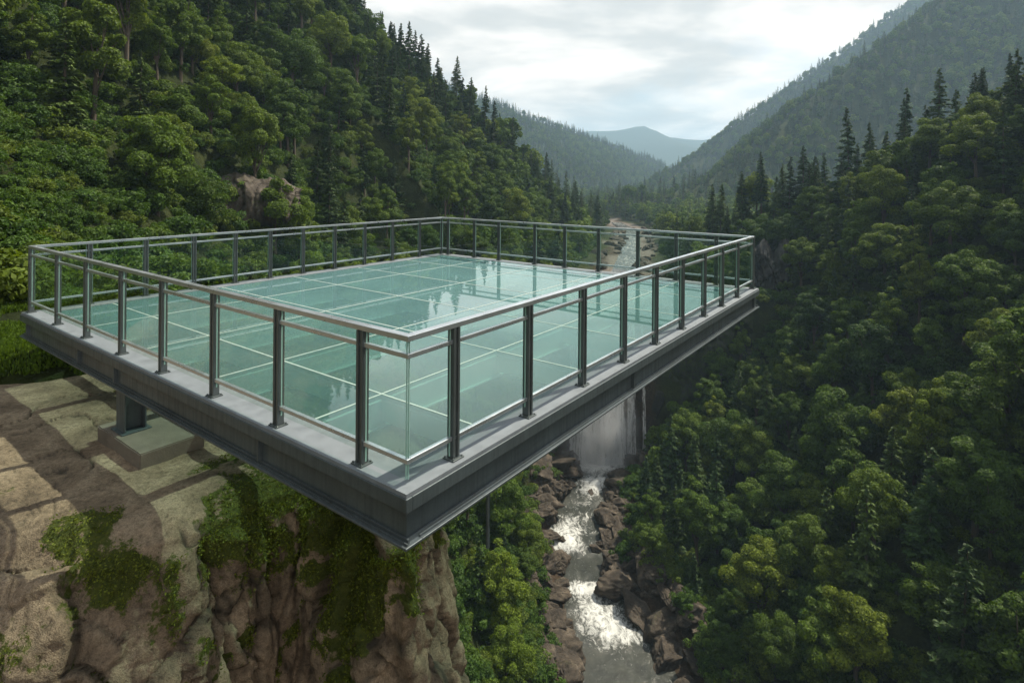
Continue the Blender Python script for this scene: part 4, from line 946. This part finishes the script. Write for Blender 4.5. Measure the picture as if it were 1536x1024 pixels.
# ------------------------------------------------------------------ light, sky, air
SUN_AZ, SUN_EL = R_(54), R_(57)       # azimuth from +Y towards +X
def make_world():
    w = bpy.data.worlds.new('World'); SC.world = w; w.use_nodes = True; nt = w.node_tree; nt.nodes.clear()
    def N(t, **k):
        n = nt.nodes.new(t)
        for a, b in k.items(): setattr(n, a, b)
        return n
    L = lambda a, b: nt.links.new(a, b)
    out = N('ShaderNodeOutputWorld')
    sky = N('ShaderNodeTexSky', sky_type='NISHITA', sun_disc=False, sun_elevation=SUN_EL, sun_rotation=SUN_AZ)
    sky.air_density = 1.2; sky.dust_density = 1.5
    b1 = N('ShaderNodeBackground'); b1.inputs[1].default_value = .10; L(sky.outputs[0], b1.inputs[0])
    tc = N('ShaderNodeTexCoord'); sp = N('ShaderNodeSeparateXYZ'); L(tc.outputs['Generated'], sp.inputs[0])
    # directions laid on a flat cloud deck: x/(z+.12), y/(z+.12)
    ad = N('ShaderNodeMath', operation='ADD'); ad.inputs[1].default_value = .14
    mxz = N('ShaderNodeMath', operation='MAXIMUM'); mxz.inputs[1].default_value = 0; L(sp.outputs[2], mxz.inputs[0]); L(mxz.outputs[0], ad.inputs[0])
    dx = N('ShaderNodeMath', operation='DIVIDE'); L(sp.outputs[0], dx.inputs[0]); L(ad.outputs[0], dx.inputs[1])
    dy = N('ShaderNodeMath', operation='DIVIDE'); L(sp.outputs[1], dy.inputs[0]); L(ad.outputs[0], dy.inputs[1])
    cb = N('ShaderNodeCombineXYZ'); L(dx.outputs[0], cb.inputs[0]); L(dy.outputs[0], cb.inputs[1])
    mp = N('ShaderNodeMapping'); L(cb.outputs[0], mp.inputs[0]); mp.inputs['Location'].default_value = SKYLOC
    def nz(scale, det, rough, dist=0):
        n = N('ShaderNodeTexNoise'); n.inputs['Scale'].default_value = scale; n.inputs['Detail'].default_value = det
        n.inputs['Roughness'].default_value = rough; n.inputs['Distortion'].default_value = dist; L(mp.outputs[0], n.inputs['Vector']); return n.outputs['Fac']
    big = nz(.55, 5, .55, .3); fine = nz(.95, 7, .52, .25)
    def rmp(v, st):
        n = N('ShaderNodeValToRGB'); cr = n.color_ramp
        while len(cr.elements) > 1: cr.elements.remove(cr.elements[-1])
        cr.elements[0].position = st[0][0]; cr.elements[0].color = (*st[0][1], 1)
        for p, c in st[1:]: cr.elements.new(p).color = (*c, 1)
        L(v, n.inputs[0]); return n.outputs[0]
    shade = rmp(fine, [(.32, (.38, .40, .41)), (.44, (.52, .53, .53)), (.51, (.74, .73, .72)), (.57, (.93, .91, .89))])
    hz = rmp(sp.outputs[2], [(0, (1.24, 1.0, .82)), (.12, (1.16, .995, .85)), (.35, (1.0, .965, .92)), (.7, (.70, .70, .70)), (1, (.60, .62, .64))])
    mu = N('ShaderNodeMix', data_type='RGBA', blend_type='MULTIPLY'); mu.inputs[0].default_value = 1; L(shade, mu.inputs[6]); L(hz, mu.inputs[7])
    b2 = N('ShaderNodeBackground'); b2.inputs[1].default_value = SKYB; L(mu.outputs[2], b2.inputs[0])
    cover = rmp(big, [(.34, (.25,)*3), (.46, (1,)*3)])
    low = rmp(sp.outputs[2], [(.08, (1,)*3), (.20, (0,)*3)])
    mm = N('ShaderNodeMath', operation='MAXIMUM'); L(cover, mm.inputs[0]); L(low, mm.inputs[1])
    ms = N('ShaderNodeMixShader'); L(mm.outputs[0], ms.inputs[0]); L(b1.outputs[0], ms.inputs[1]); L(b2.outputs[0], ms.inputs[2])
    L(ms.outputs[0], out.inputs[0])
SKYLOC = (0, 0, 0); SKYB = 1.13
make_world()
ld = bpy.data.lights.new('sun', 'SUN'); ld.energy = 5.0; ld.angle = R_(.6); ld.color = (1, .91, .74)
sun = bpy.data.objects.new('sun', ld); COL.objects.link(sun)
sdir = Vector((math.sin(SUN_AZ)*math.cos(SUN_EL), math.cos(SUN_AZ)*math.cos(SUN_EL), math.sin(SUN_EL)))
sun.rotation_euler = sdir.to_track_quat('Z', 'Y').to_euler(); sun.location = (60, 60, 400)
def make_haze():
    mb = MB(); mb.box((600, 3150, 215), 8600, 6760, 600)
    m, nt, out, N, L = mat('haze_air')
    v = N('ShaderNodeVolumePrincipled'); v.inputs['Color'].default_value = (.52, .76, 1.0, 1); v.inputs['Density'].default_value = HAZE
    v.inputs['Anisotropy'].default_value = .15
    L(v.outputs[0], out.inputs['Volume'])
    o = mb.build('haze', m); tag(o, kind='stuff')
HAZE = .00027
make_haze()
SC.view_settings.view_transform = 'Standard'; SC.view_settings.look = 'None'; SC.view_settings.gamma = 1; SC.view_settings.exposure = .50
cy = SC.cycles
cy.max_bounces = 7; cy.diffuse_bounces = 2; cy.glossy_bounces = 3; cy.transmission_bounces = 4; cy.transparent_max_bounces = 24; cy.volume_bounces = 1
cy.use_denoising = True; cy.caustics_reflective = False; cy.caustics_refractive = False; cy.use_adaptive_sampling = True; cy.adaptive_threshold = .015
try: cy.denoiser = 'OPENIMAGEDENOISE'; cy.denoising_input_passes = 'RGB_ALBEDO_NORMAL'
except Exception: pass
